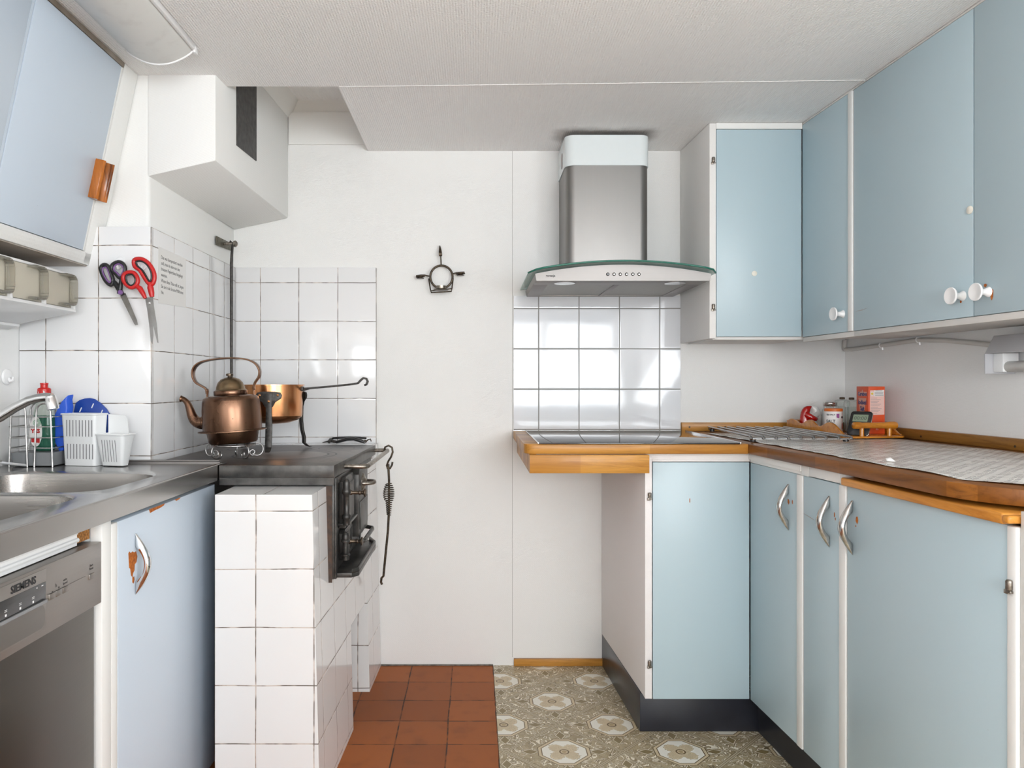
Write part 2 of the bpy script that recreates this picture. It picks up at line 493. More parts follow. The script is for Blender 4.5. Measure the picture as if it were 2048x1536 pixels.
BLACK_G = plain('black_gloss', (.010,.010,.011), .12)
PURPLE = plain('purple_plastic', srgb(120,84,140), .4)
BLUEP = plain('blue_plastic', srgb(44,92,206), .35)
BLUED = plain('dark_blue_plastic', srgb(18,62,150), .35)
GREY = plain('grey_plastic', srgb(128,130,132), .4)
LGREY = plain('light_grey_enamel', srgb(196,196,200), .35)
ORANGE = plain('orange_card', srgb(224,82,30), .45)
ORANGE2 = plain('orange_lid', srgb(206,104,30), .4)
CARD_W = plain('white_label', (.80,.78,.76), .5)
CARD_P = plain('pink_label', srgb(236,196,186), .5)
INK = plain('printed_ink', (.02,.02,.022), .6)
INKG = plain('grey_ink', srgb(150,140,138), .6)
INK_B = plain('blue_ink', srgb(36,60,120), .6)
INK_R = plain('red_ink', srgb(190,40,40), .6)
INK_GR = plain('green_ink', srgb(40,140,90), .6)
INK_W = plain('white_ink', (.8,.8,.8), .5)
LCD = plain('lcd_grey_green', srgb(132,146,124), .25)
PAPER = plain('notice_paper', (.80,.79,.77), .55)
CORK = mottled('dark_cork', (.12,.08,.05), (.07,.045,.03), 200, .8)
CABLE = plain('grey_white_cable', (.62,.60,.57), .4)
BRISTLE = mottled('salt', (.8,.8,.78), (.7,.7,.68), 300, .9)
FILTER = mottled('filter_mesh', (.36,.35,.32), (.26,.25,.23), 600, .45, .8, bump=.6, bs=900)
def foil():
    M = Mat('patterned_counter_liner', (.7,.7,.68), .30, 0, spec=.6)
    x, y, z = M.xyz()
    # rows of small feathered strokes in grey on a white sheet
    w_ = (M.noise(6, 1)-.5)*.012
    a = (x-y+w_)*.7071/.030; r = a.floor(); fa = a.fract()-.5
    k = ((x+y)*.7071/.0165-fa.abs()*1.3+M.white(M.vec(r, 0, 0))).fract()
    st = ((k-.5).abs().lt(.17))*(fa.abs().lt(.30))*((fa.abs()).gt(.04))
    br = M.noise(30, 3).step(.34,.50)
    c = M.mix(st*br*.92, srgb(226,224,219), srgb(70,68,66))
    c = M.mix(M.noise(3,2).step(.5,.7)*.15, c, srgb(150,144,138))
    M.col(c); n = M.noise(14, 3)
    M.bump(n, .5, .006); M.rough(n*.2+.12)
    return M.m
FOIL = foil()
DIFFUSER = Mat('lamp_diffuser', (.80,.80,.78), .35); DIFFUSER.b.inputs['Transmission Weight'].default_value = .15
_n = DIFFUSER.noise(30, 4); DIFFUSER.col(DIFFUSER.mix(_n.step(.5,.75)*.25, (.80,.80,.77), (.60,.58,.55)))
DIFFUSER = DIFFUSER.m
SOOT = mottled('sooty_plate', (.045,.044,.042), (.085,.083,.08), 50, .5, .3)
# ------------------------------------------------------------------ the room
CEIL = 1.935
YB = 2.77                                             # back wall
_c, _s = math.cos(math.atan(.07)), math.sin(math.atan(.07))
NV, UV, ZV = Vector((-_c,-_s,0)), Vector((_s,-_c,0)), Vector((0,0,1))
def run(ox, oy): return frame((ox, oy, 0), NV, UV, ZV)    # local: x out into the room, y towards the camera, z up
FW = run(1.3925, YB)

b = MB(); b.prism([(-1.5,-2.5),(.068,-2.5),(.068,2.79),(-1.5,2.79)], -.06, 0)
fl = struct('floor', b, M_TERRA)
b = MB(); b.prism([(.069,-2.5),(2.0,-2.5),(2.0,2.79),(.069,2.79)], -.06, -.0005)
struct('floor_vinyl', b, M_VINYL)

b = MB(); b.box(-1.6, 1.9, YB, 2.95, -.06, 2.4)
wb = struct('wall_back', b, W_WALL)
b = MB(); b.box(.1395,.1415, YB-.0008, YB, .03, CEIL)
struct('wall_seam', b, plain('seam_grey', (.50,.49,.47), .7), wb)
b = MB(); b.box(-.8995, -.371, YB-.009, YB, .80, 1.495)
struct('old_tiling', b, T_BACK, wb, bevel=.002)
b = MB(); b.box(.1455, .7715, YB-.007, YB, .868, 1.389)
struct('splashback_tiling', b, T_NEW, wb)

# left wall with an added opening for fill light, chimney breast and its tiles
b = MB()
b.box(-1.45,-1.265,-.6,2.95,-.06,2.0); b.box(-1.45,-1.265,-2.5,-1.9,-.06,2.0)
b.box(-1.45,-1.265,-1.9,-.6,-.06,.8); b.box(-1.45,-1.265,-1.9,-.6,1.8,2.0)
wl = struct('wall_left', b, plain('white_wall_paint', (.82,.82,.81), .35))
b = MB(); b.prism([(-1.3,2.09),(-.925,2.09),(-.907,2.80),(-1.3,2.80)], 0, 2.2)
br = struct('wall_chimney_breast', b, W_PLASTER, bevel=.012, seg=3)
b = MB(); b.box(-1.264,-.8985, 2.04, 2.088, .80, 1.495)
b.m = 1; b.box(-.9225,-.898, 2.041, YB-.0095, .80, 1.495)
struct('old_tiling', b, [T_BREAST, T_SIDE], br, bevel=.002)
# flue duct hanging under the ceiling
b = MB()
bot = [(-.93,2.088,1.647),(-.7355,2.088,1.692),(-.702,2.768,1.681),(-.905,2.768,1.637)]
b.add(bot+[(x,y,2.16) for x,y,z in bot], [(0,3,2,1),(4,5,6,7),(0,1,5,4),(1,2,6,5),(2,3,7,6),(3,0,4,7)])
fd = struct('wall_flue_duct', b, W_PLASTER, bevel=.006, seg=2)
b = MB()
def fx(y): return -.7355+(y-2.088)*(.0335/.68)
y0, y1 = 2.243, 2.415
v = [(fx(y0)-.004,y0,1.786),(fx(y1)-.004,y1,1.790),(fx(y1)-.004,y1,2.112),(fx(y0)-.004,y0,2.112)]
b.add(v+[(x+.007,y,z) for x,y,z in v], [(0,3,2,1),(4,5,6,7),(0,1,5,4),(1,2,6,5),(2,3,7,6),(3,0,4,7)])
struct('soot_plate', b, SOOT, fd, label='black iron soot plate let into the white flue duct')

# right wall (not quite square to the back wall), window beside the camera
b = MB(FW)
b.box(-.15,0,-.2,2.7,-.06,2.2); b.box(-.15,0,4.2,5.4,-.06,2.2); b.box(-.15,0,2.7,4.2,-.06,.8); b.box(-.15,0,2.7,4.2,1.8,2.2)
struct('wall_right', b, paper_wall('white_wallpaper_lightened', (.90,.89,.88)))  # wallpaper copy lightened to make up for weak light on this wall
b = MB(); b.prism([(-.36,2.763),(-.25,2.7655),(-.12,2.7635),(.0,2.765),(.068,2.764),(.068,YB),(-.36,YB)], 0, .0035)
struct('trim_3', b, mottled('floor_edge_dirt', (.10,.085,.07), (.22,.20,.18), 60, .9))
# rear wall with its window
b = MB()
b.box(-1.5,-.03,-2.5,-2.35,-.06,2.2); b.box(1.53,2.1,-2.5,-2.35,-.06,2.2); b.box(-.03,1.53,-2.5,-2.35,-.06,.7); b.box(-.03,1.53,-2.5,-2.35,1.86,2.2)
struct('wall_rear', b, W_WALL)
def window(name, M, w_, z0, z1):                      # casement in an opening; local x along the wall, y inwards
    b = MB(M)
    for x0, x1, a, c in ((0,w_,z0,z0+.05),(0,w_,z1-.05,z1),(0,.05,z0,z1),(w_-.05,w_,z0,z1),(w_/2-.03,w_/2+.03,z0,z1)):
        b.box(x0,x1,-.09,-.04,a,c)
    return struct(name, b, WHITE_G)
window('window_1', frame((-.03,-2.35,0),(1,0,0),(0,1,0),(0,0,1)), 1.56, .7, 1.86)
window('window_2', frame(FW @ Vector((0,4.2,0)), -UV, NV, ZV), 1.5, .8, 1.8)
window('added_fill_window', frame((-1.265,-.6,0),(0,-1,0),(1,0,0),(0,0,1)), 1.3, .8, 1.8)  # unseen casement added to go with the left fill light

# ceiling with the recess beside the flue
b = MB()
b.box(-1.5,2.1,-2.5,2.168,CEIL,2.3); b.box(-.403,2.1,2.168,2.80,CEIL,2.3); b.box(-1.5,-.80,2.168,2.80,CEIL,2.3)
b.box(-.80,-.403,2.168,2.80,2.112,2.3)
ce = struct('ceiling', b, W_CEIL)
b = MB(); b.prism([(-.40,2.168),(1.24,2.118),(1.24,2.1203),(-.40,2.1703)], CEIL-.0012, CEIL)
struct('ceiling_seam', b, plain('pale_seam', (.84,.83,.82), .7), ce)
b = MB()                                              # cove inside the recess and its board
b.add([(-.70,2.769,2.078),(-.70,2.769,2.112),(-.70,2.735,2.112),(-.404,2.769,2.078),(-.404,2.769,2.112),(-.404,2.735,2.112)],
      [(0,1,2),(3,5,4),(0,3,4,1),(1,4,5,2),(2,5,3,0)])
b.add([(fx(2.2)+.001,2.2,2.060),(fx(2.2)+.001,2.2,2.112),(fx(2.2)+.046,2.2,2.112),(-.702,2.765,2.060),(-.702,2.765,2.112),(-.657,2.765,2.112)],
      [(0,1,2),(3,5,4),(0,3,4,1),(1,4,5,2),(2,5,3,0)])
struct('trim_1', b, W_PLASTER)
b = MB(); b.box(-.70,-.404,2.762,2.7699,1.957,2.078)
struct('trim_2', b, W_PLASTER)
b = MB(); b.box(.146,.482,YB-.012,YB-.0003,0,.027)
struct('baseboard_back', b, W_STRIP, bevel=.0015)
# ------------------------------------------------------------------ left side: sink run
def handle(parent, M, L=.124, out=.030, wd=.010, mat=CHROME):   # bow handle; local x along width, y out of the door, z up
    b = MB(M); rings = []
    N = 28
    for i in range(N+1):
        t = -1+2*i/N; z = L/2*t
        o = out*(1-abs(t)**1.75)+.0012
        u = abs(t)/.58
        inn = out*.60*(1-u**2.0) if u < 1 else .0003
        wdt = wd*(1-.80*abs(t)**1.6)+.0008
        c = (o+inn)/2; r = max((o-inn)/2, .0006)
        rings.append([(wdt*math.cos(2*PI*j/12), c+r*math.sin(2*PI*j/12), z) for j in range(12)])
    b.loft(rings)
    return build('handle', b, mat, parent, smooth=60)
def chip(parent, M, pts, mat=M_CHIP):                 # a patch of missing paint; local xy on the surface
    b = MB(M); b.prism(pts, .0001, .0006)
    return build('paint_chip', b, mat, parent, label='bare brown patch where the paint has chipped off')
def blob(cx, cy, rx, ry, n, seed, j=.45):
    r = random.Random(seed)
    return [(cx+rx*math.cos(2*PI*i/n)*(1-j*r.random()), cy+ry*math.sin(2*PI*i/n)*(1-j*r.random())) for i in range(n)]
FLX = lambda x: frame((x,0,0),(0,1,0),(0,0,1),(1,0,0))            # surface facing +x: local x = world y, local y = world z

ZS = .84                                              # sink top
def ray_rect(x0, x1, y0, y1, cx, cy, a):
    dx, dy = math.cos(a), math.sin(a); t = 9
    for lim, c, d in ((x1 if dx > 0 else x0, cx, dx), (y1 if dy > 0 else y0, cy, dy)):
        if abs(d) > 1e-6: t = min(t, (lim-c)/d)
    return (cx+dx*t, cy+dy*t)
def ray_round(x0, x1, y0, y1, r, cx, cy, a):
    lo, hi = 0, 2.0
    for _ in range(40):
        m = (lo+hi)/2; x = cx+math.cos(a)*m; y = cy+math.sin(a)*m
        qx = max(abs(x-(x0+x1)/2)-((x1-x0)/2-r), 0); qy = max(abs(y-(y0+y1)/2)-((y1-y0)/2-r), 0)
        ok = abs(x-(x0+x1)/2) <= (x1-x0)/2 and abs(y-(y0+y1)/2) <= (y1-y0)/2 and math.hypot(qx, qy) <= r
        if ok: lo = m
        else: hi = m
    return (cx+math.cos(a)*lo, cy+math.sin(a)*lo)
sink = thing('sink_counter', 'stainless steel double-bowl sink counter on the left', 'sink', (-.98, 1.4, ZS))
XW, XF, YS0, YS1 = -1.264, -.69, .55, 2.036
cells = [((-1.20,-.72,1.473,1.86),(-1.155,-.768,1.492,1.812)), ((-1.20,-.72,1.07,1.473),(-1.155,-.768,1.125,1.455))]
top = MB(); bowl = MB()
for (cx0,cx1,cy0,cy1), (hx0,hx1,hy0,hy1) in cells:
    cx, cy = (hx0+hx1)/2, (hy0+hy1)/2
    an = [2*PI*i/72 for i in range(72)]+[math.atan2(y-cy, x-cx) % (2*PI) for x in (cx0,cx1) for y in (cy0,cy1)]
    an = sorted(an)
    O = [ray_rect(cx0,cx1,cy0,cy1,cx,cy,a) for a in an]; H = [ray_round(hx0,hx1,hy0,hy1,.07,cx,cy,a) for a in an]
    H2 = [ray_round(hx0-.006,hx1+.006,hy0-.006,hy1+.006,.07,cx,cy,a) for a in an]
    n = len(an)
    top.loft([[(x,y,ZS) for x,y in O],[(x,y,ZS) for x,y in H2],[(x,y,ZS-.003) for x,y in H]], caps=False)
    def sc(f, dz): return [(cx+(x-cx)*f, cy+(y-cy)*f, ZS+dz) for x, y in H]
    bowl.loft([[(x,y,ZS-.003) for x,y in H], sc(.985,-.02), sc(.965,-.12), sc(.92,-.150), sc(.80,-.160), sc(.10,-.165)], caps=False)
    bowl.lathe([(.001,0),(.032,0),(.038,.004),(.040,.006)], 24, Matrix.Translation((cx,cy,ZS-.167)))
for x0,x1,y0,y1 in ((XW,-1.20,YS0,YS1),(-.72,XF,YS0,YS1),(-1.20,-.72,YS0,1.07),(-1.20,-.72,1.86,YS1)):
    top.add([(x0,y0,ZS),(x1,y0,ZS),(x1,y1,ZS),(x0,y1,ZS)], [(0,1,2,3)])
build('worktop', top, ST_SINK, sink, smooth=30)
build('bowl', bowl, ST_BOWL, sink, smooth=50)
b = MB(); b.box(XF-.004, XF, YS0, 2.006, ZS-.040, ZS+.0015); b.tube([(XF-.003,YS0,ZS+.001),(XF-.003,2.006,ZS+.001)], .0032, 10)
build('front_edge', b, ST_SINK, sink, smooth=40)
b = MB(); b.box(XW, -.702, 2.024, 2.0385, ZS, ZS+.009); b.tube([(XW,2.024,ZS+.007),(-.702,2.024,ZS+.007)], .003, 8)
build('back_lip', b, ST_X, sink)

# base cabinet with the blue door
cab = thing('base_cabinet', 'white base cabinet with blue door between dishwasher and tiled stove', 'cabinet', (-.98, 1.7, 0))
b = MB()
b.box(-1.25, -.722, 1.40, 1.985, .0, .045); b.box(-1.25,-.765,1.386,1.400,.0,.655); b.box(-.765,-.705,1.386,1.400,.0,ZS-.045)
b.box(-.722,-.700,1.3815,1.416,0,ZS-.043); b.box(-1.25,-.722,1.962,1.985,.045,ZS-.045); b.box(-.725,-.7035,1.416,1.985,.795,ZS-.043)
b.box(-.73,-.7225,1.40,1.985,.045,.795)
build('body', b, WHITE, cab, bevel=.001)
d = MB(); d.box(-.720,-.700,1.444,1.979,.046,.789)
dr = build('door', d, BLUE_LIT, cab, bevel=.0015)
e = MB(); e.box(-.721,-.7005,1.419,1.4435,.046,.789); build('edge_strip', e, WHITE, dr, bevel=.002)
handle(dr, frame((-.700,1.5175,.688),(0,1,0),(1,0,0),(0,0,1)), .125, .031, .009)
F = FLX(-.700)
chip(dr, F, [(1.486,.717),(1.490,.720),(1.496,.715),(1.503,.717),(1.512,.713),(1.519,.714),(1.525,.702),(1.521,.691),(1.513,.688),(1.512,.676),(1.506,.672),(1.503,.664),(1.497,.670),(1.494,.684),(1.489,.687)])
chip(dr, F, [(1.503,.664),(1.511,.664),(1.512,.657),(1.508,.650),(1.503,.654)])
chip(dr, F, [(1.58,.7895),(1.585,.781),(1.61,.783),(1.635,.7835),(1.655,.786),(1.66,.7895)])
chip(dr, F, [(1.715,.7895),(1.725,.785),(1.742,.7865),(1.748,.7895)])

# dishwasher
dw = thing('dishwasher', 'stainless steel dishwasher with control panel under the sink counter', 'dishwasher', (-.98, 1.08, 0))
b = MB(); b.box(-1.25,-.765,.782,1.378,.0,.655); build('body', b, GREY, dw)
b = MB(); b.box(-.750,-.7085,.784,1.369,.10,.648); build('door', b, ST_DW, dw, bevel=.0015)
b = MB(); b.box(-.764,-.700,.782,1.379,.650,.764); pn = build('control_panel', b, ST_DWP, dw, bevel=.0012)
b = MB(); b.box(-.7005,-.6990,.785,1.200,.662,.759); build('fascia', b, ST_DWP, pn, bevel=.0006)
b = MB(); b.box(-.7008,-.6982,.785,1.1975,.709,.738); build('display', b, BLACK_G, pn, bevel=.0004)
b = MB(); b.prism(rrect(.86,1.196,.665,.7035,.014), -.0004, .0014, FLX(-.700)); hp = build('handle_recess', b, BRASSY if False else steel('dark_recess_steel', (.34,.325,.31), .3, 1), pn)
b = MB(); b.prism([(.80,.7035),(1.200,.7035),(1.200,.7085),(.80,.7085)], -.0004, .0022, FLX(-.699)); build('grip_bar', b, GREY, pn)
b = MB(); b.text('SIEMENS', .0165, FLX(-.6990) @ Matrix.Translation((1.140,.7475,0)), .0004, sx=1.04, bold=.0004); build('lettering', b, INK, pn)
b = MB()
for y in (1.163,1.130,1.095): b.box(-.6984,-.6979,y-.0018,y+.0018,.7130,.7165); b.box(-.6984,-.6979,y-.003,y+.003,.7200,.7206); b.box(-.6984,-.6979,y-.003,y+.003,.7222,.7228)
b.box(-.6984,-.6979,1.185,1.190,.7335,.7345); b.box(-.6984,-.6979,1.172,1.174,.7330,.7350)
build('display_print', b, INK_W, pn)
for y in (1.217,1.237,1.257,1.343):
    b = MB(); b.box(-.7005,-.6980,y-.0088,y+.0088,.7035,.7135); build('button', b, ST_DWP, pn, bevel=.0005)
b = MB()
F = FLX(-.700)
b.text('-', .012, F @ Matrix.Translation((1.219,.7165,0)), .0002); b.text('+', .010, F @ Matrix.Translation((1.238,.7165,0)), .0002)
b.text('h', .009, F @ Matrix.Translation((1.230,.7225,0)), .0002); b.text('vario\nSpeed', .0058, F @ Matrix.Translation((1.257,.7225,0)), .0002)
b.text('Start\nReset', .0058, F @ Matrix.Translation((1.343,.7255,0)), .0002); b.box(-.7003,-.6997,1.205,1.322,.7137,.7140)
build('panel_print', b, INK, pn)
b = MB(); b.box(-.735,-.722,.75,1.335,.766,.797); b.tube([(-.7215,.75,.776),(-.7215,1.335,.776)], .0045, 8); b.tube([(-.7235,.75,.789),(-.7235,1.335,.789)], .004, 8)
build('gasket', b, WHITE_G, dw, label='white seal strip along the top')
b = MB(); b.box(-.80,-.7235,1.337,1.381,.769,.7965)
single('chipboard_offcut', b, M_CHIPB, 'small raw chipboard block wedged between dishwasher top and steel counter', 'board', (-.76,1.36,.769))

# ------------------------------------------------------------------ left upper cabinet (its front leans)
SN = math.hypot(1,.212); SV = Vector((.212/SN,0,1/SN)); ON = Vector((1/SN,0,-.212/SN))
Z0 = CAMZ+.361
UL = frame((-1.063,0,Z0), (0,1,0), SV, ON)            # local x = world y, y up the slope, z out of the front
def slx(z): return -1.063+.212*(z-Z0)
ul = thing('wall_cabinet', 'white wall cabinet on the left with leaning blue doors', 'cabinet', (-1.15, 1.5, 1.387))
zb, zt = 1.387, CEIL-.001
b = MB()
FY = frame((0,0,0),(1,0,0),(0,0,1),(0,-1,0))          # local xy = world xz, local z = -world y
b.prism([(-1.263,zb),(slx(zb)-.016,zb),(slx(zt)-.016,zt),(-1.263,zt)], -2.086, -.75, FY)
b.prism([(slx(zb)-.02,zb),(slx(zb),zb),(slx(Z0-.001),Z0-.001),(slx(Z0)-.02,Z0-.001)], -2.086, -.75, FY)
body = build('body', b, W_PLASTER, ul, bevel=.0015)
b = MB(); b.prism([(slx(zb)-.02,zb),(slx(zb),zb),(slx(zt),zt),(slx(zt)-.02,zt)], -2.086, -2.0085, FY)
build('end_filler', b, W_PLASTER, ul, bevel=.003)
b = MB(); b.box(-1.258,slx(zb)-.004,.75,2.036,zb-.003,zb-.0005); build('underside', b, mottled('bare_underside', (.36,.31,.26),(.44,.40,.36), 12, .7), ul)
b = MB(UL); b.box(.75,2.004,.510,.523,-.012,.001); build('top_trim', b, mottled('brown_trim', (.20,.16,.12),(.28,.24,.2), 20, .5), ul)
doors = []
for y0,y1 in ((1.6105,2.0),(1.205,1.6065),(.80,1.201)):
    b = MB(UL); b.box(y0,y1-.008,.0,.508,-.014,.002); d = build('door', b, BLUE_LIT, ul, bevel=.0015)
    b = MB(UL); b.box(y1-.0078,y1,.0,.508,-.014,.0018); doors.append(d)
    if y1 > 1.9: build('edge_strip', b, WHITE, d, bevel=.0012)
    else: build('edge_strip', b, BLUE_LIT, d)
# scooped wooden grip on the edge of the far door
def grip(parent, y, s0, s1):
    b = MB(UL); pr = []
    for i in range(9): 
        a = PI*i/8; pr.append((y-.013+.026*i/8, .026-.010*math.sin(a)))
    prof = [(y-.022,.0015),(y+.022,.0015),(y+.0225,.030),(y+.018,.034),(y+.0135,.030)]+[(p[0],p[1]) for p in reversed(pr)]+[(y-.0145,.026),(y-.020,.022)]
    rings = [[(p[0], s, p[1]) for p in prof] for s in (s0, s1)]
    b.loft(rings); return build('handle', b, W_GRIP, parent, bevel=.002, smooth=40, label='scooped brown wooden handle')
grip(doors[0], 1.983, .140, .245)

# ------------------------------------------------------------------ ceiling light
cl = thing('ceiling_light', 'long ceiling light with curved frosted cover beside the left cabinet', 'light', (-.815, 1.4, CEIL))
XL0, XL1 = -.905, -.727
def lampprof(k=0):
    return [(XL0+(XL1-XL0)*i/16, CEIL-.010-.038*math.sin(PI*i/16)**.8-k) for i in range(17)]
b = MB(); p = lampprof(); rings = [[(x,y,z) for x,z in p]+[(x,y,CEIL-.006) for x,z in reversed(p)] for y in (.75,1.905)]
b.loft(rings); build('diffuser', b, DIFFUSER, cl, smooth=50)
b = MB(); b.box(XL0+.004,XL1-.004,.74,1.90,CEIL-.006,CEIL-.0004); build('base', b, WHITE, cl)
b = MB(); b.tube([(x,1.906,z) for x,z in lampprof(.0005)], .0028, 8); build('end_cap', b, WHITE_G, cl)
b = MB(); b.box(XL1-.002,XL1+.006,.75,1.912,CEIL-.016,CEIL-.001); b.box(XL1+.001,XL1+.007,1.894,1.914,CEIL-.022,CEIL-.006); build('side_rail', b, WHITE_G, cl, bevel=.001)

# ------------------------------------------------------------------ spice rack under the cabinet
sr = thing('spice_rack', 'white spice rack with clear pull-out drawers under the left wall cabinet', 'rack', (-1.17, 1.7, 1.21))
def fz(z): return -1.0875+(1.357-z)*.0145/.105      # front of the rack
yA, yE = 1.15, 1.981
b = MB()
FY2 = FY
P = lambda pts, y0, y1: b.prism(pts, -y1, -y0, FY2)
P([(-1.257,1.213),(fz(1.252)-.0,1.252),(fz(1.260),1.260),(-1.257,1.225)], yA, yE)        # sloping floor
P([(-1.257,1.350),(fz(1.350),1.350),(fz(1.357),1.357),(-1.257,1.357)], yA, yE)           # top
P([(-1.257,1.213),(-1.250,1.213),(-1.250,1.357),(-1.257,1.357)], yA, yE)
divs = [1.977, 1.8425, 1.708, 1.573, 1.438, 1.303, 1.153]
for y in divs: P([(-1.255,1.216),(fz(1.255),1.255),(fz(1.355),1.355),(-1.255,1.355)], y-.004, y+.004)
P([(-1.257,1.205),(-1.225,1.213),(-1.225,1.220),(-1.257,1.216)], yA, yE)
build('frame', b, WHITE_G, sr, bevel=.0012)
for i in range(5):
    ya, yb = divs[i+1]+.0052, divs[i]-.0052
    b = MB(frame((fz(1.305)-.001,0,0),(0,1,0),(0,0,1),(1,0,0)))
    b.box(ya,yb,1.262,1.348,-.004,-.001)
    b.box(ya,ya+.0016,1.262,1.345,-.11,-.004); b.box(yb-.0016,yb,1.262,1.345,-.11,-.004); b.box(ya+.0016,yb-.0016,1.262,1.2636,-.11,-.004)
    d = build('drawer', b, SMOKE, sr)
    b = MB(frame((fz(1.305),0,0),(0,1,0),(0,0,1),(1,0,0)))
    ym = (ya+yb)/2+.004; ye = yb-.006; z0, z1 = 1.268, 1.345; r = .016
    pth = [(ym,z1)]+[(ye-r+r*math.cos(a), z1-r+r*math.sin(a)) for a in (PI/2,PI/3,PI/6,0)]+[(ye-r+r*math.cos(a), z0+r+r*math.sin(a)) for a in (0,-PI/6,-PI/3,-PI/2)]+[(ym,z0)]
    for k in range(len(pth)-1):
        (xa,za),(xb,zb_) = pth[k], pth[k+1]; dx,dz = xb-xa, zb_-za; l = math.hypot(dx,dz); nx,nz = -dz/l*.0025, dx/l*.0025
        b.prism([(xa-nx,za-nz),(xb-nx,zb_-nz),(xb+nx,zb_+nz),(xa+nx,za+nz)], .0, .019)
    build('handle', b, SMOKE_H, d, smooth=50)
    b = MB(); b.prism([(-1.20,1.238),(fz(1.26)-.012,1.266),(fz(1.33)-.012,1.332),(-1.20,1.32)], -yb+.003, -ya-.003, FY)
    build('contents', b, mottled('grey_beige_inset', (.56,.54,.51),(.50,.475,.44), 30, .9), d)

# round hooks and the things on them
def hook(x, z, label, grp):
    h = thing('wall_hook', label, 'hook', (x, 2.0398, z), grp)
    M = frame((x,2.0395,z),(1,0,0),(0,0,1),(0,-1,0))
    b = MB(M); b.lathe([(.014,.0),(.0145,.0015),(.013,.004),(.006,.0055)], 24); build('disc', b, WHITE_G, h)
    b = MB(M); b.tube([(0,-.004,.004),(0,-.014,.009),(0,-.018,.017),(0,-.012,.024),(0,.002,.026)], [.006,.0055,.0050,.0042,.0025], 10); build('peg', b, WHITE_G, h, smooth=60)
    return h
HK1 = at(240, 524, 2.035); HK2 = at(284, 530, 2.035)
hook(HK1.x, HK1.z, 'white stick-on hook holding the black and purple scissors', 'hooks on the tiles')
hook(HK2.x, HK2.z, 'white stick-on hook holding the red-handled scissors', 'hooks on the tiles')
h = thing('wall_hook', 'round white stick-on hook on bare wall above the sink tap', 'hook', (-1.264,1.985,1.078))
M = frame((-1.2645,1.985,1.078),(0,1,0),(0,0,1),(1,0,0))
b = MB(M); b.lathe([(.021,.0),(.022,.002),(.019,.006),(.009,.008)], 28); build('disc', b, WHITE_G, h)
b = MB(M); b.tube([(0,-.004,.006),(0,-.012,.012),(0,-.009,.018),(0,0,.019)], [.005,.005,.004,.003], 10); build('peg', b, WHITE_G, h, smooth=60)

def loop(b, pts, r, y, flat, n=10):                   # closed ring through photo points on the tile face
    P = [at(px, py, y) for px, py in pts]; Q = []
    k = len(P)
    for i in range(k):                                # catmull-rom
        p0,p1,p2,p3 = P[i-1],P[i],P[(i+1)%k],P[(i+2)%k]
        for t in (0,.33,.67):
            Q.append(.5*((2*p1)+(p2-p0)*t+(2*p0-5*p1+4*p2-p3)*t*t+(3*p1-p0-3*p2+p3)*t**3))
    b.tube(Q, r, n, closed=True, up=(0,1,0))
def blade(b, pts, y, th):
    P = [at(px, py, y) for px, py in pts]
    b.prism([(p.x,p.z) for p in P][::-1], -y, -y+th, FY)
YSC = 2.016
sc_ = thing('scissors', 'scissors with black and purple handles hanging on tiles', 'scissors', tuple(at(240,560,YSC)))
b = MB(); blade(b, [(243,590),(251,586),(274,640),(276,650),(272,650)], YSC+.0035, .002); blade(b, [(241,592),(246,589),(271,646),(272,651),(269,648)], YSC+.006, .002)
build('blade', b, mottled('scissor_steel', (.34,.33,.32),(.28,.27,.26), 50, .3, 1.0), sc_)
hd = MB(); loop(hd, [(207,530),(215,532),(222,548),(226,562),(222,570),(212,562),(204,546),(202,536)], .0058, YSC, 1)
hd.tube([at(x,y,YSC) for x,y in ((222,556),(230,566),(238,578),(246,590))], [.0035,.0065,.0075,.0055], 10, up=(0,1,0))
build('handle', hd, BLACK, sc_, smooth=60)
hd = MB(); loop(hd, [(237,524),(246,528),(250,537),(247,549),(240,556),(233,548),(224,540),(225,530)], .0058, YSC-.004, 1)
hd.tube([at(x,y,YSC-.004) for x,y in ((242,552),(242,565),(240,578),(238,588))], [.003,.0055,.007,.0055], 10, up=(0,1,0))
build('handle', hd, BLACK, sc_, smooth=60)
hd = MB(); loop(hd, [(208,535),(214,537),(219,550),(222,561),(219,565),(212,558),(206,546),(205,539)], .0022, YSC-.0035, 1)
loop(hd, [(237,528),(244,531),(247,538),(244,547),(240,552),(234,546),(228,540),(229,532)], .0022, YSC-.0075, 1)
build('handle_lining', hd, PURPLE, sc_, smooth=60)
b = MB(frame(at(240.5,584.5,YSC-.0105),(1,0,0),(0,0,1),(0,-1,0))); b.lathe([(.0065,-.004),(.0065,.0015),(.005,.003),(.002,.0032)], 18); build('rivet', b, PURPLE, sc_)
YR = 1.999
sr_ = thing('scissors', 'large scissors with red handles hanging on tiles beside the notice', 'scissors', tuple(at(285,560,YR)))
b = MB(); blade(b, [(292,596),(306,594),(308,612),(314,650),(317,686),(315,685),(303,634),(294,612)], YR+.003, .0022)
blade(b, [(291,598),(297,594),(306,640),(307,672),(305,688),(302,682),(299,650),(295,620)], YR+.006, .0022)
build('blade', b, mottled('scissor_steel_b', (.36,.355,.35),(.30,.29,.285), 50, .3, 1.0), sr_)
hd = MB(); loop(hd, [(268,522),(274,518),(286,519),(298,528),(307,543),(309,556),(305,568),(297,566),(288,553),(280,540),(270,533)], .0060, YR-.003, 1)
hd.tube([at(x,y,YR-.003) for x,y in ((300,564),(301,576),(303,586),(304,594))], [.005,.0085,.0075,.0058], 12, up=(0,1,0))
build('handle', hd, RED_S, sr_, smooth=60)
hd = MB(); loop(hd, [(248,550),(256,545),(268,546),(275,557),(274,568),(264,575),(254,570),(247,560)], .0060, YR, 1)
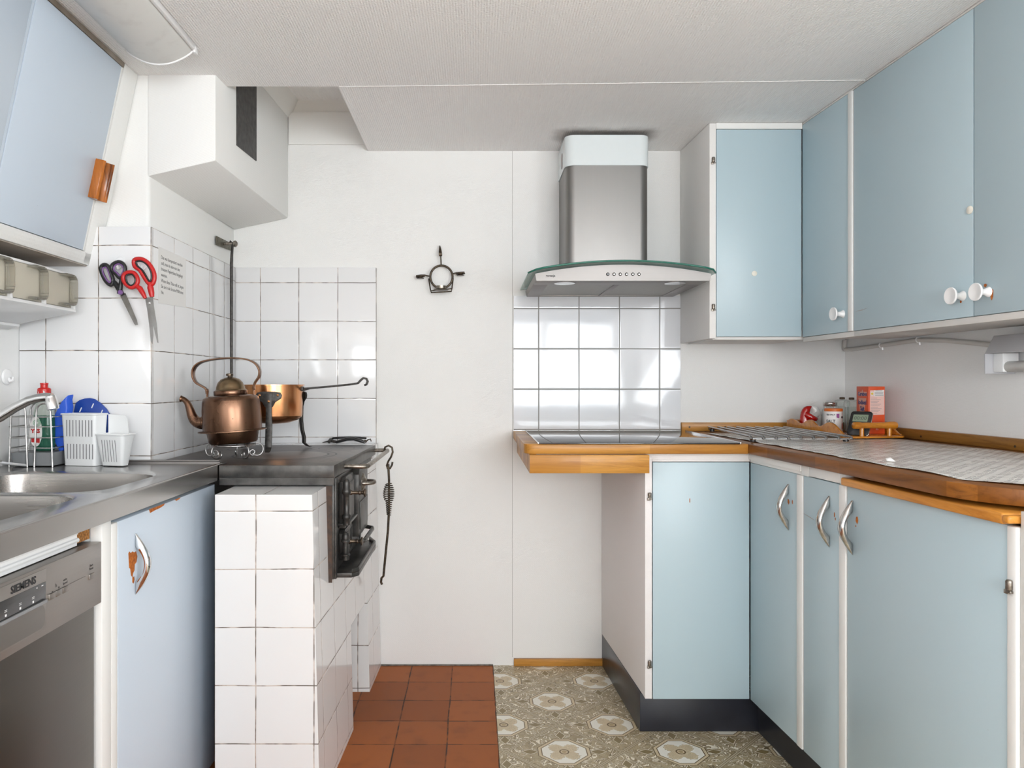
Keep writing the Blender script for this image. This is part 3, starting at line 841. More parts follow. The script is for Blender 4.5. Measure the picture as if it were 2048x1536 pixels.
hd.tube([at(x,y,YR) for x,y in ((270,570),(280,577),(286,587),(291,597))], [.005,.0075,.0066,.0045], 12, up=(0,1,0))
build('handle', hd, RED_S, sr_, smooth=60)
hd = MB(); loop(hd, [(272,525),(277,522),(287,524),(296,532),(302,544),(303,557),(299,563),(293,554),(285,541),(276,533)], .0026, YR-.0065, 1)
loop(hd, [(252,553),(258,549),(266,550),(271,559),(268,568),(261,571),(254,565)], .0026, YR-.0035, 1)
build('handle_lining', hd, BLACK, sr_, smooth=60)
b = MB(frame(at(298.5,606,YR+.0005),(1,0,0),(0,0,1),(0,-1,0))); b.lathe([(.0032,-.004),(.0032,.001),(.002,.0022),(.0005,.0025)], 14); build('rivet', b, CHROME, sr_)

# paper notice on the side tiles
F = frame((-.8975,0,0),(0,1,0),(0,0,1),(1,0,0))
b = MB(F); b.prism([(2.085,1.288),(2.283,1.296),(2.283,1.447),(2.085,1.449)], .0002, .0007)
nt = build('paper_notice', b, PAPER); nt.data.transform(Matrix.Translation((.8975,-2.18,-1.288))); nt.location = (-.8975,2.18,1.288)
tag(nt, 'paper notice with printed German text stuck on white tiles', 'notice')
b = MB(F)
for i, t in enumerate(('Das was kompostiert werden','soll, muss in eine von den','braunen Papiert\u00fcten hingelegt','werden.','Wenn diese T\u00fcte voll ist, legen','Sie sie in die braune M\u00fclltonne','hin.')):
    b.text(t, .0142, Matrix.Translation((2.103,1.421-.0166*i,.0008)), .0001, 'LEFT', .90)
build('printed_text', b, plain('faded_ink', (.07,.07,.07), .7), nt)

# tap
tp = thing('sink_tap', 'chrome swivel tap with a long rising spout over the sink', 'tap', (-1.215,1.70,ZS))
b = MB(); b.lathe([(.024,0),(.024,.006),(.017,.012),(.016,.075),(.019,.08),(.019,.10),(.012,.11)], 24, Matrix.Translation((-1.215,1.70,ZS+.0005))); build('base', b, CHROME, tp)
sp = [(-1.215,1.70,.945),(-1.17,1.70,.955),(-1.13,1.70,.968)]+[tuple(at(x,y,1.70)) for x,y in ((0,834),(30,815),(58,801),(76,796),(92,794),(104,795))]
b = MB(); b.tube(sp, [.011,.0115,.0115,.0115,.011,.0105,.010,.010,.0095], 16); build('spout', b, CHROME, tp, smooth=60)
a = at(103,803,1.70)
b = MB(Matrix.Translation(a) @ Matrix.Rotation(math.radians(-14),4,'Y')); b.lathe([(.010,-.019),(.0128,-.018),(.0128,.004),(.0118,.006),(.0118,.012),(.006,.016)], 24); build('nozzle', b, CHROME, tp)

# folding wire stand at the frame's left edge
ds = thing('draining_stand', 'white wire draining stand by the sink at the left picture edge', 'rack', (-1.19,1.72,ZS))
b = MB(); b.box(-1.255,-1.172,1.80,1.825,.866,.871); build('shelf', b, mottled('pale_metal', (.5,.48,.45),(.4,.38,.36), 50,.4,.6), ds, bevel=.001)
for x, y in ((-1.181,1.66),(-1.25,1.66)):
    b = MB(); b.tube([(x,1.815,.866),(x-.004,y,ZS+.004)], .0035, 8); build('leg', b, WHITE_G, ds)
for x in (-1.181,-1.25):
    b = MB(); b.tube([(x,1.815,.866),(x,1.94,ZS+.004)], .0035, 8); build('leg', b, WHITE_G, ds)

# wire caddy, bottle, blue things, plastic cutlery basket
def wire(b, pts, r=.0016, n=8, closed=False): b.tube(pts, r, n, closed)
cx0,cx1,cy0,cy1 = -1.226,-1.112,1.938,2.014
cdy = thing('wire_caddy', 'chrome wire sink caddy with grey tray beside white plastic basket', 'caddy', (-1.17,1.985,ZS))
b = MB(); b.prism(rrect(cx0+.003,cx1-.003,cy0+.003,cy1-.003,.008), ZS+.003, ZS+.038, top=rrect(cx0,cx1,cy0,cy1,.008)); build('tray', b, GREY, cdy, smooth=40)
for z in (.870,.897,.926,.952): 
    b = MB(); b.tube([(x,y,z+.02) for x,y in rrect(cx0-.002,cx1+.002,cy0-.002,cy1+.002,.006,3)], .0015, 6, True); build('rail', b, WIRE, cdy)
for y in (cy0-.004, cy1+.004):
    for xa, xb in ((cx0+.002, cx0+.050), (cx1-.046, cx1+.002)):
        b = MB(); xm = (xa+xb)/2; hw = (xb-xa)/2
        b.tube([(xa,y,ZS+.0005)]+[(xm-hw*.78*math.cos(PI*i/10), y, .985+.022*math.sin(PI*i/10)) for i in range(11)]+[(xb,y,ZS+.0005)], .0024, 8); build('wire_hoop', b, WIRE, cdy)
bt = thing('dish_soap_bottle', 'dish soap bottle with red cap and green liquid in wire caddy', 'bottle', (-1.163,1.987,ZS+.039))
M = Matrix.Translation((-1.163,1.987,ZS+.039)) @ Matrix.Diagonal((1,.62,1,1))
b = MB(M); b.lathe([(.020,0),(.027,.003),(.0285,.02),(.029,.06),(.0275,.095)], 28); build('liquid', b, GREENB, bt, smooth=60)
b = MB(M); b.lathe([(.0278,.0955),(.027,.105),(.020,.130),(.0135,.148),(.0125,.152)], 28); build('bottle_neck', b, glassy('bottle_plastic', (.80,.84,.80), .08, 1.3, .75), bt, smooth=60)
M = Matrix.Translation((-1.163,1.987,ZS+.039))
b = MB(M); b.lathe([(.0145,.1525),(.0165,.154),(.0165,.166),(.014,.169),(.0095,.170),(.0092,.178),(.0102,.179),(.0102,.1825),(.004,.183)], 24); build('cap', b, RED, bt)
F = frame((-1.175,1.9688,ZS+.039),(1,0,0),(0,0,1),(0,-1,0))
b = MB(F); b.prism([(.017*math.cos(2*PI*i/24), .052+.040*math.sin(2*PI*i/24)) for i in range(24)], -.004, .0006); lb = build('label', b, CARD_W, bt)
b = MB(F); b.prism([(-.011,.024),(.011,.022),(.011,.034),(-.012,.035)], .0006, .0010); b.text('YES', .015, Matrix.Translation((0,.0535,.0012)), .0002, bold=.0007); build('lettering', b, INK_R, lb)
b = MB(F)
for r0 in (.0055,.009,.0125):
    b.tube([(.004+r0*math.cos(2*PI*i/20)*.8, .076+r0*math.sin(2*PI*i/20)*.7, .0008) for i in range(20)], .0006, 5, True)
build('label_print', b, INK_GR, lb)
b = MB(frame(at(83,785,1.972),(1,0,0),(0,0,1),(0,-1,0))); b.prism([(.0085*math.cos(2*PI*i/20), .0065*math.sin(2*PI*i/20)) for i in range(20)], -.001, .0004); nl = build('neck_label', b, CARD_W, bt)
b = MB(frame(at(83,785,1.9714),(1,0,0),(0,0,1),(0,-1,0))); b.box(-.005,.005,.0005,.0015,0,.0003); b.box(-.004,.004,-.0025,-.0015,0,.0003); build('label_print', b, INK_R, nl)

# blue scoop standing edge-on in the caddy
sc2 = MB()
prof = [at(x,y,1.975) for x,y in ((134,788),(131,800),(133,815),(130,835),(128,860),(127,885),(124,903),(116,905),(108,890),(101,870),(100,850),(104,832),(112,816),(120,802))]
poly = [(p.x,p.z) for p in prof][::-1]
sc2.prism(poly, -2.012, -1.990, FY, top=[(x*.92+poly[4][0]*.08-.004, z*.97+.93*.03) for x,z in poly])
single('dish_scoop', sc2, BLUEP, 'bright blue plastic scoop standing upright in wire caddy', 'scoop', (-1.14,1.99,ZS+.04), bevel=.003, seg=2)
pl = [at(x,y,2.028) for x,y in ((150,806),(158,800),(168,797),(178,796),(188,798),(200,806),(212,818),(218,828),(214,880),(160,880),(146,826))]
b = MB(); b.prism([(p.x,p.z) for p in pl][::-1], -2.036, -2.029, FY)
st = single('slotted_lid', b, BLUED, 'dark blue rounded plastic plate standing behind white cutlery basket', 'lid', (-1.07,2.033,.90), bevel=.002)
for x,y in ((185,811),(161,819),(203,824)):
    b = MB(); p, q = at(x-2,y+5,2.028), at(x+2,y-4,2.028); b.tube([(p.x,2.0285,p.z),(q.x,2.0285,q.z)], .0016, 8); build('slot', b, INK_W, st)

cb = thing('cutlery_basket', 'white slotted plastic cutlery basket on the steel counter', 'basket', (-1.05,1.985,ZS))
RB = Matrix.Translation((-1.105,1.966,ZS+.001)) @ Matrix.Rotation(math.radians(-13),4,'Z')
def wallbox(b, w0, w1, d, h0, h1, t, tap, M):          # open tapered box with wall thickness
    o0 = rrect(w0+tap,w1-tap,tap,d-tap,.008,4); o1 = rrect(w0,w1,0,d,.010,4)
    i1 = rrect(w0+t,w1-t,t,d-t,.008,4); i0 = rrect(w0+tap+t,w1-tap-t,tap+t,d-tap-t,.006,4)
    b.loft([[(x,y,h0) for x,y in o0],[(x,y,h1) for x,y in o1],[(x,y,h1) for x,y in i1],[(x,y,h0+t) for x,y in i0]], True, False, M)
b = MB(RB); wallbox(b, -.004,.104,.052,0,.137,.002,.006, I4); b.tube([(x,y,.137) for x,y in rrect(-.005,.105,-.001,.053,.010,4)], .0022, 6, True); tall = build('tall_compartment', b, MILKY, cb, smooth=40)
b = MB(RB); wallbox(b, .102,.190,.052,.002,.084,.002,.012, I4); b.tube([(x,y,.084) for x,y in rrect(.104,.191,-.001,.053,.010,4)], .0022, 6, True); build('low_compartment', b, MILKY, cb, smooth=40)
b = MB(RB); b.prism([(.105,.084),(.168,.084),(.164,.125),(.156,.133),(.105,.136)], 0, .002, frame((0,.0515,0),(1,0,0),(0,0,1),(0,-1,0))); build('back_panel', b, MILKY, cb)
b = MB(RB)
for z0,z1 in ((.018,.058),(.078,.122)):
    for i in range(9):
        x = .014+.0098*i; f = lambda z: .006*(1-z/.137)-.0006
        b.add([(x,f(z0),z0),(x+.0022,f(z0),z0),(x+.0036,f(z1),z1),(x+.0014,f(z1),z1)], [(0,1,2,3)])
for i in range(6):
    x = .122+.008*i; b.add([(x,.0105,.012),(x+.0015,.0105,.012),(x+.003,.0012,.07),(x+.0015,.0012,.07)], [(0,1,2,3)])
build('slots', b, plain('slot_shadow_grey', (.16,.16,.17), .8), tall)
# ------------------------------------------------------------------ wood stove with tiled base
wsx = lambda y: -.4075+(y-1.84)*.037                  # right side of the tiled base
stv = thing('wood_stove', 'white-tiled wood-burning stove with black cast iron top and oven doors', 'stove', (-.64, 2.3, 0))
def tiled(y0, y1, z0, z1, b, x0=-.650):
    def e(y, z): return wsx(y)+.020*(1-z/.782)
    v = [(x0,y0,z0),(e(y0,z0),y0,z0),(e(y1,z0),y1,z0),(x0,y1,z0),(x0,y0,z1),(e(y0,z1),y0,z1),(e(y1,z1),y1,z1),(x0,y1,z1)]
    for f, m in (((0,3,2,1),0),((4,5,6,7),2),((0,1,5,4),0),((1,2,6,5),1),((2,3,7,6),0),((3,0,4,7),1)):
        b.m = m; b.add([v[i] for i in f], [(0,1,2,3)])
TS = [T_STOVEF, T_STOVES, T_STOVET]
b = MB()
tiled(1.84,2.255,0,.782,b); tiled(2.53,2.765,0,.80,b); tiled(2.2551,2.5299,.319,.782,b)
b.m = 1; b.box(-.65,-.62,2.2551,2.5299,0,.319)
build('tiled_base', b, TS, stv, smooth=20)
b = MB(); b.m = 0; b.box(-.897,-.362,2.638,2.760,.79,.838); build('tiled_ledge', b, [tile_mat('old_tiles_ledge','xx',-.371,-.371,.1448,.0013,GR_OLD,T_OLD)], stv, bevel=.003)
b = MB(); b.prism([(-.688,1.978),(-.379,1.978),(-.356,2.634),(-.895,2.634),(-.895,2.048),(-.688,2.048)], ZS-.034, ZS)
b.mi = [0,0]+[1]*6
build('cooktop', b, [STOVETOP, IRON_W], stv, bevel=.0009)
b = MB(); b.box(-.687,-.3792,1.9782,2.0,.7875,ZS-.0341); build('front_apron', b, IRON_W, stv)
b = MB(); b.prism([(-.686,2.001),(-.392,2.001),(-.372,2.63),(-.686,2.63)], .7835, ZS-.0345); build('firebox', b, IRON, stv)
FO = lambda x: frame((x,0,0),(0,1,0),(0,0,1),(1,0,0))
b = MB(); b.box(-.404,-.381,1.99,2.43,.530,.8045); b.box(-.381,-.3755,1.992,2.012,.530,.8045); b.box(-.381,-.3755,2.408,2.43,.530,.8045); b.box(-.381,-.3755,2.01,2.41,.785,.8045)
ofr = build('oven_front', b, IRON, stv, bevel=.0015)
b = MB(); b.box(-.4035,-.386,1.9868,1.9898,.522,.783); build('rusty_edge', b, RUST, ofr, label='rusty brown edge of the iron front')
def hinge(parent, x, y, z0, z1):
    b = MB(Matrix.Translation((x,y,0)))
    h = z1-z0
    b.lathe([(.004,z0-.006),(.010,z0-.004),(.010,z0+.10*h),(.0125,z0+.12*h),(.0125,z0+.20*h),(.0085,z0+.23*h),(.0085,z0+.70*h),(.0125,z0+.73*h),(.0125,z0+.82*h),(.010,z0+.85*h),(.010,z1),(.0075,z1+.008),(.001,z1+.011)], 18)
    return build('hinge', b, IRON_W, parent, smooth=50)
def knob(parent, p, L, r, mat):
    M = frame(p,(0,1,0),(0,0,1),(1,0,0)); b = MB(M)
    b.lathe([(r*.62,0),(r*.62,.006),(r*.42,.009),(r*.42,L*.55),(r*.55,L*.58),(r*.55,L*.66),(r*.42,L*.70),(r*.5,L*.84),(r,L*.90),(r*1.02,L*.97),(r*.7,L)], 20)
    return build('knob', b, mat, parent, smooth=45)
b = MB(FO(-.381)); b.prism([(2.055,.655),(2.205,.655),(2.205,.785),(2.190,.797),(2.070,.797),(2.055,.785)], .001, .018); b.prism([(2.07,.67),(2.19,.67),(2.19,.775),(2.07,.775)], .018, .022)
fdr = build('fire_door', b, IRON_W, stv, bevel=.002)
hinge(fdr,-.3565,2.042,.672,.785); knob(fdr,(-.359,2.105,.748),.048,.012,BRASSY)
b = MB(FO(-.381)); b.prism([(2.04,.664),(2.20,.664),(2.20,.672),(2.04,.672)], .001, .03); build('latch_bar', b, IRON_W, stv, bevel=.002)
b = MB(FO(-.381)); b.prism([(2.222,.597),(2.405,.597),(2.405,.780),(2.385,.800),(2.242,.800),(2.222,.785)], .001, .030); b.prism([(2.24,.615),(2.39,.615),(2.39,.70),(2.24,.70)], .030, .033)
odr = build('oven_door', b, IRON_W, stv, bevel=.003)
M = frame((-.351,2.30,.752),(0,1,0),(0,0,1),(1,0,0))
b = MB(M); b.lathe([(.030,-.002),(.028,.004),(.016,.008),(.012,.012)], 24); b.tube([(-.03,0,.004),(-.028,0,.022),(-.016,0,.034),(.0,0,.037),(.016,0,.034),(.028,0,.022),(.03,0,.004)], .006, 12)
build('handle', b, NICKEL, odr, smooth=60)
b = MB(FO(-.381)); b.prism([(2.055,.566),(2.195,.566),(2.195,.640),(2.180,.650),(2.07,.650),(2.055,.640)], .001, .016)
adr = build('ash_door', b, IRON_W, stv, bevel=.002)
b = MB(FO(-.3652))
for i in range(5): b.prism(rrect(2.082+.022*i,2.091+.022*i,.578,.638,.004,4), 0, .0006)
build('vent_slots', b, DARKGAP, adr)
hinge(adr,-.359,2.042,.575,.638); knob(adr,(-.3645,2.118,.606),.042,.0125,BRASSY)
b = MB(); b.prism([(-.381,2.0),(-.335,2.0),(-.318,2.022),(-.318,2.36),(-.345,2.43),(-.381,2.43)], .532, .545); b.prism([(-.335,2.0),(-.318,2.022),(-.318,2.36),(-.345,2.43),(-.351,2.43),(-.325,2.358),(-.325,2.024),(-.338,2.006)], .545, .556)
build('ash_ledge', b, IRON_W, stv, bevel=.002)
b = MB(); b.tube([(-.36,2.22,.585),(-.337,2.225,.585),(-.335,2.24,.585),(-.335,2.40,.585),(-.337,2.415,.587),(-.36,2.42,.59)], .0065, 12); build('door_rail', b, IRON_W, stv, smooth=60)
# towel rail round the top
b = MB(); b.tube([(-.379,2.115,.822),(-.325,2.110,.822),(-.312,2.116,.822),(-.309,2.13,.822),(-.309,2.60,.822),(-.311,2.617,.822),(-.32,2.622,.822),(-.357,2.622,.822)], .0068, 14)
build('towel_rail', b, NICKEL, stv, smooth=60)

# poker on the rail
pk = thing('poker', 'iron poker with coiled spring grip hanging from the stove rail', 'poker', (-.309,2.60,.335))
def pz(y): return CAMZ+(767-y)*2.60/FPX
def pxx(x): return (x-950)*2.60/FPX
b = MB(); b.tube([(pxx(x),2.60,pz(y)) for x,y in ((776.5,928),(778,960),(778,1020),(776,1060),(772,1100),(768,1140),(767,1152),(763,1156),(762,1164),(764,1169))], .0042, 10)
build('shaft', b, BRONZE, pk, smooth=60)
b = MB(); b.tube([(pxx(x),2.60,pz(y)) for x,y in ((768,904),(770,894.5),(777,891),(784,895),(785.5,904),(782,914),(777,922),(773.5,931),(775,937),(780,937),(784,930),(785,924))], .0035, 10); build('hook', b, BRONZE, pk, smooth=60)
b = MB(); pts = []
for i in range(15*12+1):
    t = i/(15*12); a = 2*PI*15*t
    r = .0155*math.sin(PI*min(1,(t*1.25+.10)))**.8+.0035 if t < .55 else .0155*(.72-.35*(t-.55)/.45)*.8+.002
    yy = 967+63*t
    pts.append((pxx(777.6)+r*math.cos(a), 2.60+r*math.sin(a), pz(yy)))
b.tube(pts, .0019, 6); build('spring_grip', b, BRONZE, pk, smooth=60)

# damper rod
dm = thing('damper_rod', 'thin iron damper rod hanging from wall bracket in the tiled corner', 'rod', (-.875,2.645,.98))
F = FO(-.9085)
b = MB(F)
b.prism([(2.575,1.545),(2.575,1.577),(2.735,1.581),(2.735,1.553)], .001, .004)
br_ = build('bracket', b, mottled('greenish_iron', (.20,.19,.15),(.10,.09,.07), 60, .5, .8), dm, bevel=.0008)
b = MB(F); b.lathe([(.006,.005),(.006,.040),(.011,.041),(.012,.048),(.006,.053)], 16, Matrix.Translation((2.65,1.563,0))); build('pivot', b, NICKEL, br_)
b = MB(); b.tube([(-.884,2.650,1.560),(-.879,2.648,1.572),(-.871,2.648,1.566),(-.874,2.646,1.53),(-.8755,2.645,1.49),(-.8755,2.645,1.2),(-.875,2.645,.96)], [.004,.004,.004,.005,.0055,.0050,.0045], 10); build('rod', b, IRON_F, dm, smooth=60)

# trivet, kettle
tv = thing('wire_trivet', 'silver wire scroll trivet on the stove under the copper kettle', 'trivet', (-.72,2.20,ZS))
TC = Vector((-.722,2.20,0)); tz = .8795
b = MB(); 
for r in (.045,.062): b.tube([(TC.x+r*math.cos(2*PI*i/32),TC.y+r*math.sin(2*PI*i/32),tz-.0025) for i in range(32)], .0025, 8, True)
for k in range(4):
    a = PI/4+k*PI/2; b.tube([(TC.x+.045*math.cos(a),TC.y+.045*math.sin(a),tz-.0025),(TC.x+.064*math.cos(a),TC.y+.064*math.sin(a),tz-.0025)], .0025, 8)
build('ring', b, WIRE, tv, smooth=60)
for k in range(5):
    a = math.radians(-115+72*k); dx, dy = math.cos(a), math.sin(a)
    pts = []
    for i in range(22):                               # big C bulging outwards, ending in a small curl
        t = i/21; th = PI*.55-t*PI*1.25; R = .0185
        pts.append((.066+.003+R*math.cos(th), .861+R*1.02*math.sin(th)))
    x0, z0 = pts[-1]
    cx, cz = .056, ZS+.0125
    for i in range(18):
        t = i/17; th = -PI*.35-t*PI*2.2; R = .0095*(1-.45*t)
        pts.append((cx+R*math.cos(th), cz+R*math.sin(th)))
    pts = [(r, max(z, ZS+.0025)) for r, z in pts]
    b = MB(); b.tube([(TC.x+dx*r, TC.y+dy*r, z) for r, z in pts], .0021, 8); build('scroll_leg', b, WIRE, tv, smooth=60)

kt = thing('kettle', 'dented old copper kettle with domed lid and curved spout on wire trivet', 'kettle', (-.722,2.20,tz))
KM = Matrix.Translation((-.722,2.20,tz+.0035)) @ Matrix.Rotation(math.radians(-3.2),4,'Y')
b = MB(KM)
b.lathe([(.001,.0),(.066,.0),(.070,.004),(.0745,.030),(.0760,.0345),(.0985,.0355),(.0985,.0385),(.0845,.0395),(.0855,.06),(.0845,.10),(.0825,.125),(.079,.135),(.070,.1405),(.052,.1425),(.001,.143)], 48)
build('body', b, COPPER, kt, smooth=40)
b = MB(KM); b.lathe([(.0455,.1428),(.0475,.144),(.0475,.156),(.0445,.158),(.0420,.1605),(.0405,.168),(.036,.180),(.027,.190),(.012,.1955),(.001,.196)], 40)
ld = build('lid', b, BRASS_LID, kt, smooth=50)
b = MB(KM); b.lathe([(.0478,.1435),(.0484,.1445),(.0484,.155),(.0478,.156)], 40); build('lid_rim', b, COPPER, ld, smooth=50)
b = MB(KM); b.lathe([(.007,.1945),(.006,.199),(.0105,.2005),(.0105,.206),(.008,.2075),(.001,.208)], 16); build('knob', b, BRASSY, ld)
spt = [(-.076,.066),(-.094,.064),(-.110,.072),(-.119,.088),(-.1245,.108),(-.131,.126),(-.141,.137),(-.150,.140)]
Q = []
for i in range(len(spt)-1):
    p0,p1,p2,p3 = [Vector(spt[max(0,min(len(spt)-1,j))]) for j in (i-1,i,i+1,i+2)]
    for t in (0,.25,.5,.75): Q.append(.5*((2*p1)+(p2-p0)*t+(2*p0-5*p1+4*p2-p3)*t*t+(3*p1-p0-3*p2+p3)*t**3))
Q.append(Vector(spt[-1])); n = len(Q)
b = MB(KM); b.tube([(q.x,0,q.y) for q in Q], [.0205-.0125*min(1,(i/(n-1))*1.25)+(.002 if i > n-3 else 0) for i in range(n)], 18)
build('spout', b, COPPER, kt, smooth=60)
b = MB(KM); b.lathe([(.0215,-.004),(.024,-.002),(.024,.003),(.0205,.004)], 20, Matrix.Translation((-.083,0,.066)) @ Matrix.Rotation(PI/2,4,'Y')); build('spout_collar', b, COPPER, kt)
hp_ = [(-.071,.150),(-.0725,.165),(-.084,.174),(-.101,.186),(-.109,.206),(-.105,.228),(-.088,.243),(-.060,.250),(-.020,.253),(.02,.252),(.052,.247),(.078,.234),(.090,.214),(.088,.194),(.076,.178),(.0715,.166),(.073,.150)]
Q = []
for i in range(len(hp_)-1):
    p0,p1,p2,p3 = [Vector(hp_[max(0,min(len(hp_)-1,j))]) for j in (i-1,i,i+1,i+2)]
    for t in (0,.33,.67): Q.append(.5*((2*p1)+(p2-p0)*t+(2*p0-5*p1+4*p2-p3)*t*t+(3*p1-p0-3*p2+p3)*t**3))
b = MB(KM)
wd = [.006+.008*math.sin(PI*i/(len(Q)-1)) for i in range(len(Q))]
rings = []
for i, q in enumerate(Q):
    t = (Q[min(i+1,len(Q)-1)]-Q[max(i-1,0)]).normalized(); nrm = Vector((-t.y,t.x)); h = .0022
    rings.append([(q.x+nrm.x*h*sg, wd[i]*sy, q.y+nrm.y*h*sg) for sg, sy in ((1,-1),(1,1),(-1,1),(-1,-1))])
b.loft(rings); build('handle', b, COPPER, kt, bevel=.0008, smooth=50)
for sx in (-1,1):
    b = MB(KM); x = sx*.0855
    b.prism([(-.016,.098),(.016,.098),(.016,.118),(.007,.128),(.005,.150),(.0075,.158),(.004,.165),(-.004,.165),(-.0075,.158),(-.005,.150),(-.007,.128),(-.016,.118)], -.0015, .0020, frame((x*.985 if sx > 0 else x*.985,0,0),(0,sx,0),(-.10*sx,0,1),(sx,0,0)))
    build('handle_lug', b, COPPER, kt, bevel=.0006)

# three-legged copper pan
pn_ = thing('copper_pan', 'bright copper pan on three black iron legs with long iron handle', 'pan', (-.665,2.44,ZS))
PM = Matrix.Translation((-.668,2.44,0))
b = MB(PM); ro = .0945
b.lathe([(.001,.926),(.05,.930),(.078,.939),(.0915,.950),(.0935,.956),(ro,1.02),(ro+.001,1.0525),(ro+.006,1.053),(ro+.006,1.0565),(ro-.003,1.0565),(ro-.0045,1.02),(.088,.957),(.001,.935)], 48, cap=False)
build('bowl', b, COPPER_B, pn_, smooth=45)
def ileg(name_a, foot, ztop=.975):
    a = math.radians(name_a); d = Vector((math.cos(a),math.sin(a),0)); c = Vector((-.668,2.44,0)); tdir = Vector((-d.y,d.x,0))
    pts = [(ro+.0045,1.030,.011),(ro+.0045,1.0,.010),(ro+.004,.965,.009),(ro+.003,.935,.0105),(ro+.006,.905,.0105),(ro+.013,.878,.0105),(foot-.004,.858,.010),(foot+.008,.8475,.009),(foot+.020,.8435,.007)]
    rings = [[tuple(c+d*(r+sg*.0035)+tdir*(w_*sw)+Vector((0,0,z))) for sg, sw in ((1,-1),(1,1),(-1,1),(-1,-1))] for r, z, w_ in pts]
    b = MB(); b.loft(rings)
    lg = build('leg', b, IRON_F, pn_, bevel=.0012, smooth=50)
    b = MB(frame(c+d*(ro+.001),tdir,(0,0,1),d))
    b.prism([(-.012,.985),(.012,.985),(.020,1.0),(.038,1.012),(.041,1.022),(.036,1.031),(.02,1.034),(-.02,1.034),(-.036,1.031),(-.041,1.022),(-.038,1.012),(-.020,1.0)], .0, .0062)
    build('bracket', b, IRON_F, lg, bevel=.001)
    b = MB(frame(c+d*(ro+.0075),tdir,(0,0,1),d))
    for x, z in ((-.028,1.0225),(.028,1.0225),(0,1.003)): b.ball((x,z,.0), .0042, 10, (1,1,.7))
    build('rivet', b, COPPER_B, lg)
ileg(-83, .112); ileg(37, .112); ileg(157, .112)
hx = [at(x,y,2.44) for x,y in ((604,779),(620,776.5),(660,773),(700,769),(716,766.5),(722,760),(727,756),(733,757.5),(735.5,763),(733,769),(729,770.5))]
b = MB(); rings = []
for i, p in enumerate(hx):
    t = (hx[min(i+1,len(hx)-1)]-hx[max(i-1,0)]).normalized(); nr = Vector((-t.z,0,t.x)); h = .0032 if i else .006; wdt = .007 if i < 4 else .0085
    rings.append([tuple(p+nr*(h*sg)+Vector((0,wdt*sy,0))) for sg, sy in ((1,-1),(1,1),(-1,1),(-1,-1))])
b.loft(rings); b.box(-.585,-.568,2.43,2.45,1.036,1.050)
build('handle', b, IRON_F, pn_, bevel=.001, smooth=50)

# iron lid lifter tool on the tiled ledge
tg = thing('stove_tongs', 'black iron stove tongs lying on the tiled ledge behind the hotplate', 'tongs', (-.46,2.70,.838))
LP = lambda x,y,D=2.70: at(x,y,D)
b = MB(); b.tube([(LP(x,y,2.665)) for x,y in ((672,884.5),(683,881.5),(694,878),(708,877.5),(721,881.5),(730,885))], [.006,.0075,.0085,.0085,.0085,.0055], 10, flat=.8); build('handle', b, BLACK_G, tg, smooth=60)
b = MB(); b.tube([(LP(x,y,2.715)) for x,y in ((660,879.5),(668,876),(680,875.5),(700,875),(720,875.5),(733,876.5))], [.005,.006,.0065,.0065,.0065,.005], 10, flat=.7); build('handle', b, BLACK_G, tg, smooth=60)
b = MB(); b.tube([(LP(x,y,2.69)) for x,y in ((645,885),(653,883.5),(662,882),(674,884))], [.0015,.004,.0075,.007], 10, flat=.7); b.tube([LP(661,879,2.70),LP(658,884,2.68)], .006, 8); build('jaws', b, IRON_F, tg, smooth=60)
b = MB(); b.tube([(LP(x,y,2.69)) for x,y in ((728,887),(736,879.5),(741,878),(742.5,883))], .0022, 8); b.ball(tuple(LP(730,883,2.69)), .0065, 10); build('ring', b, BRONZE, tg)

# candle holder on the back wall
ch = thing('candle_holder', 'wrought iron ring candle holder hanging on the white back wall', 'candle holder', (-.128,2.755,1.40))
q = lambda x,y,D=2.745: at(820+x/12.8, 480+y/12.8, D)
b = MB(); c = q(805,945); b.tube([tuple(c+Vector((.0415*math.cos(2*PI*i/40),0,.0425*math.sin(2*PI*i/40)))) for i in range(40)], .0042, 8, True, up=(0,1,0)); build('ring', b, BRONZE, ch, smooth=60)
b = MB(); rings = []
for x,y,w_,D in ((760,145,15,2.768),(768,200,24,2.752),(775,290,38,2.741),(780,370,44,2.738),(782,415,36,2.742)):
    p = q(x,y,D); w2 = w_/12.8*D/FPX
    rings.append([tuple(p+Vector((sx*w2,sy*.002,0))) for sx,sy in ((-1,-1),(1,-1),(1,1),(-1,1))])
b.loft(rings); b.tube([q(785,400,2.744),q(792,520),q(798,650)], .0026, 8); build('hanger', b, BRONZE, ch, smooth=50)
for pts, cpt in ((((1085,870),(1130,855),(1200,838),(1300,828),(1395,822)), (1295,890)), (((490,925),(440,915),(380,900),(280,900),(155,915)), (265,965))):
    b = MB(); b.tube([q(x,y,2.742) for x,y in pts], .0026, 8); p = q(*cpt, 2.735)
    b.tube([tuple(p+Vector((.0145*math.cos(2*PI*i/24),.0145*math.sin(2*PI*i/24),.004+.0015*math.cos(2*PI*i/24)))) for i in range(24)], .0028, 8, True, up=(0,0,1))
    b.lathe([(.0135,-.0035),(.014,-.002)], 20, Matrix.Translation(p)); e = q(*pts[-1], 2.742)
    build('candle_arm', b, BRONZE, ch, smooth=50)
b = MB()
b.tube([q(480,990),q(520,1250,2.735),q(545,1345,2.725),q(700,1338,2.722),q(1060,1318,2.725),q(1075,1230,2.735),q(1105,985)], .0024, 8)
b.tube([q(545,1300,2.765),q(1060,1245,2.765)], .0022, 8); p = q(800,1275,2.735)
b.lathe([(.001,-.001),(.026,-.001),(.029,.002),(.027,.0025),(.001,.0015)], 24, Matrix.Translation(p) @ Matrix.Scale(1,4)); build('tray', b, BRONZE, ch, smooth=50)
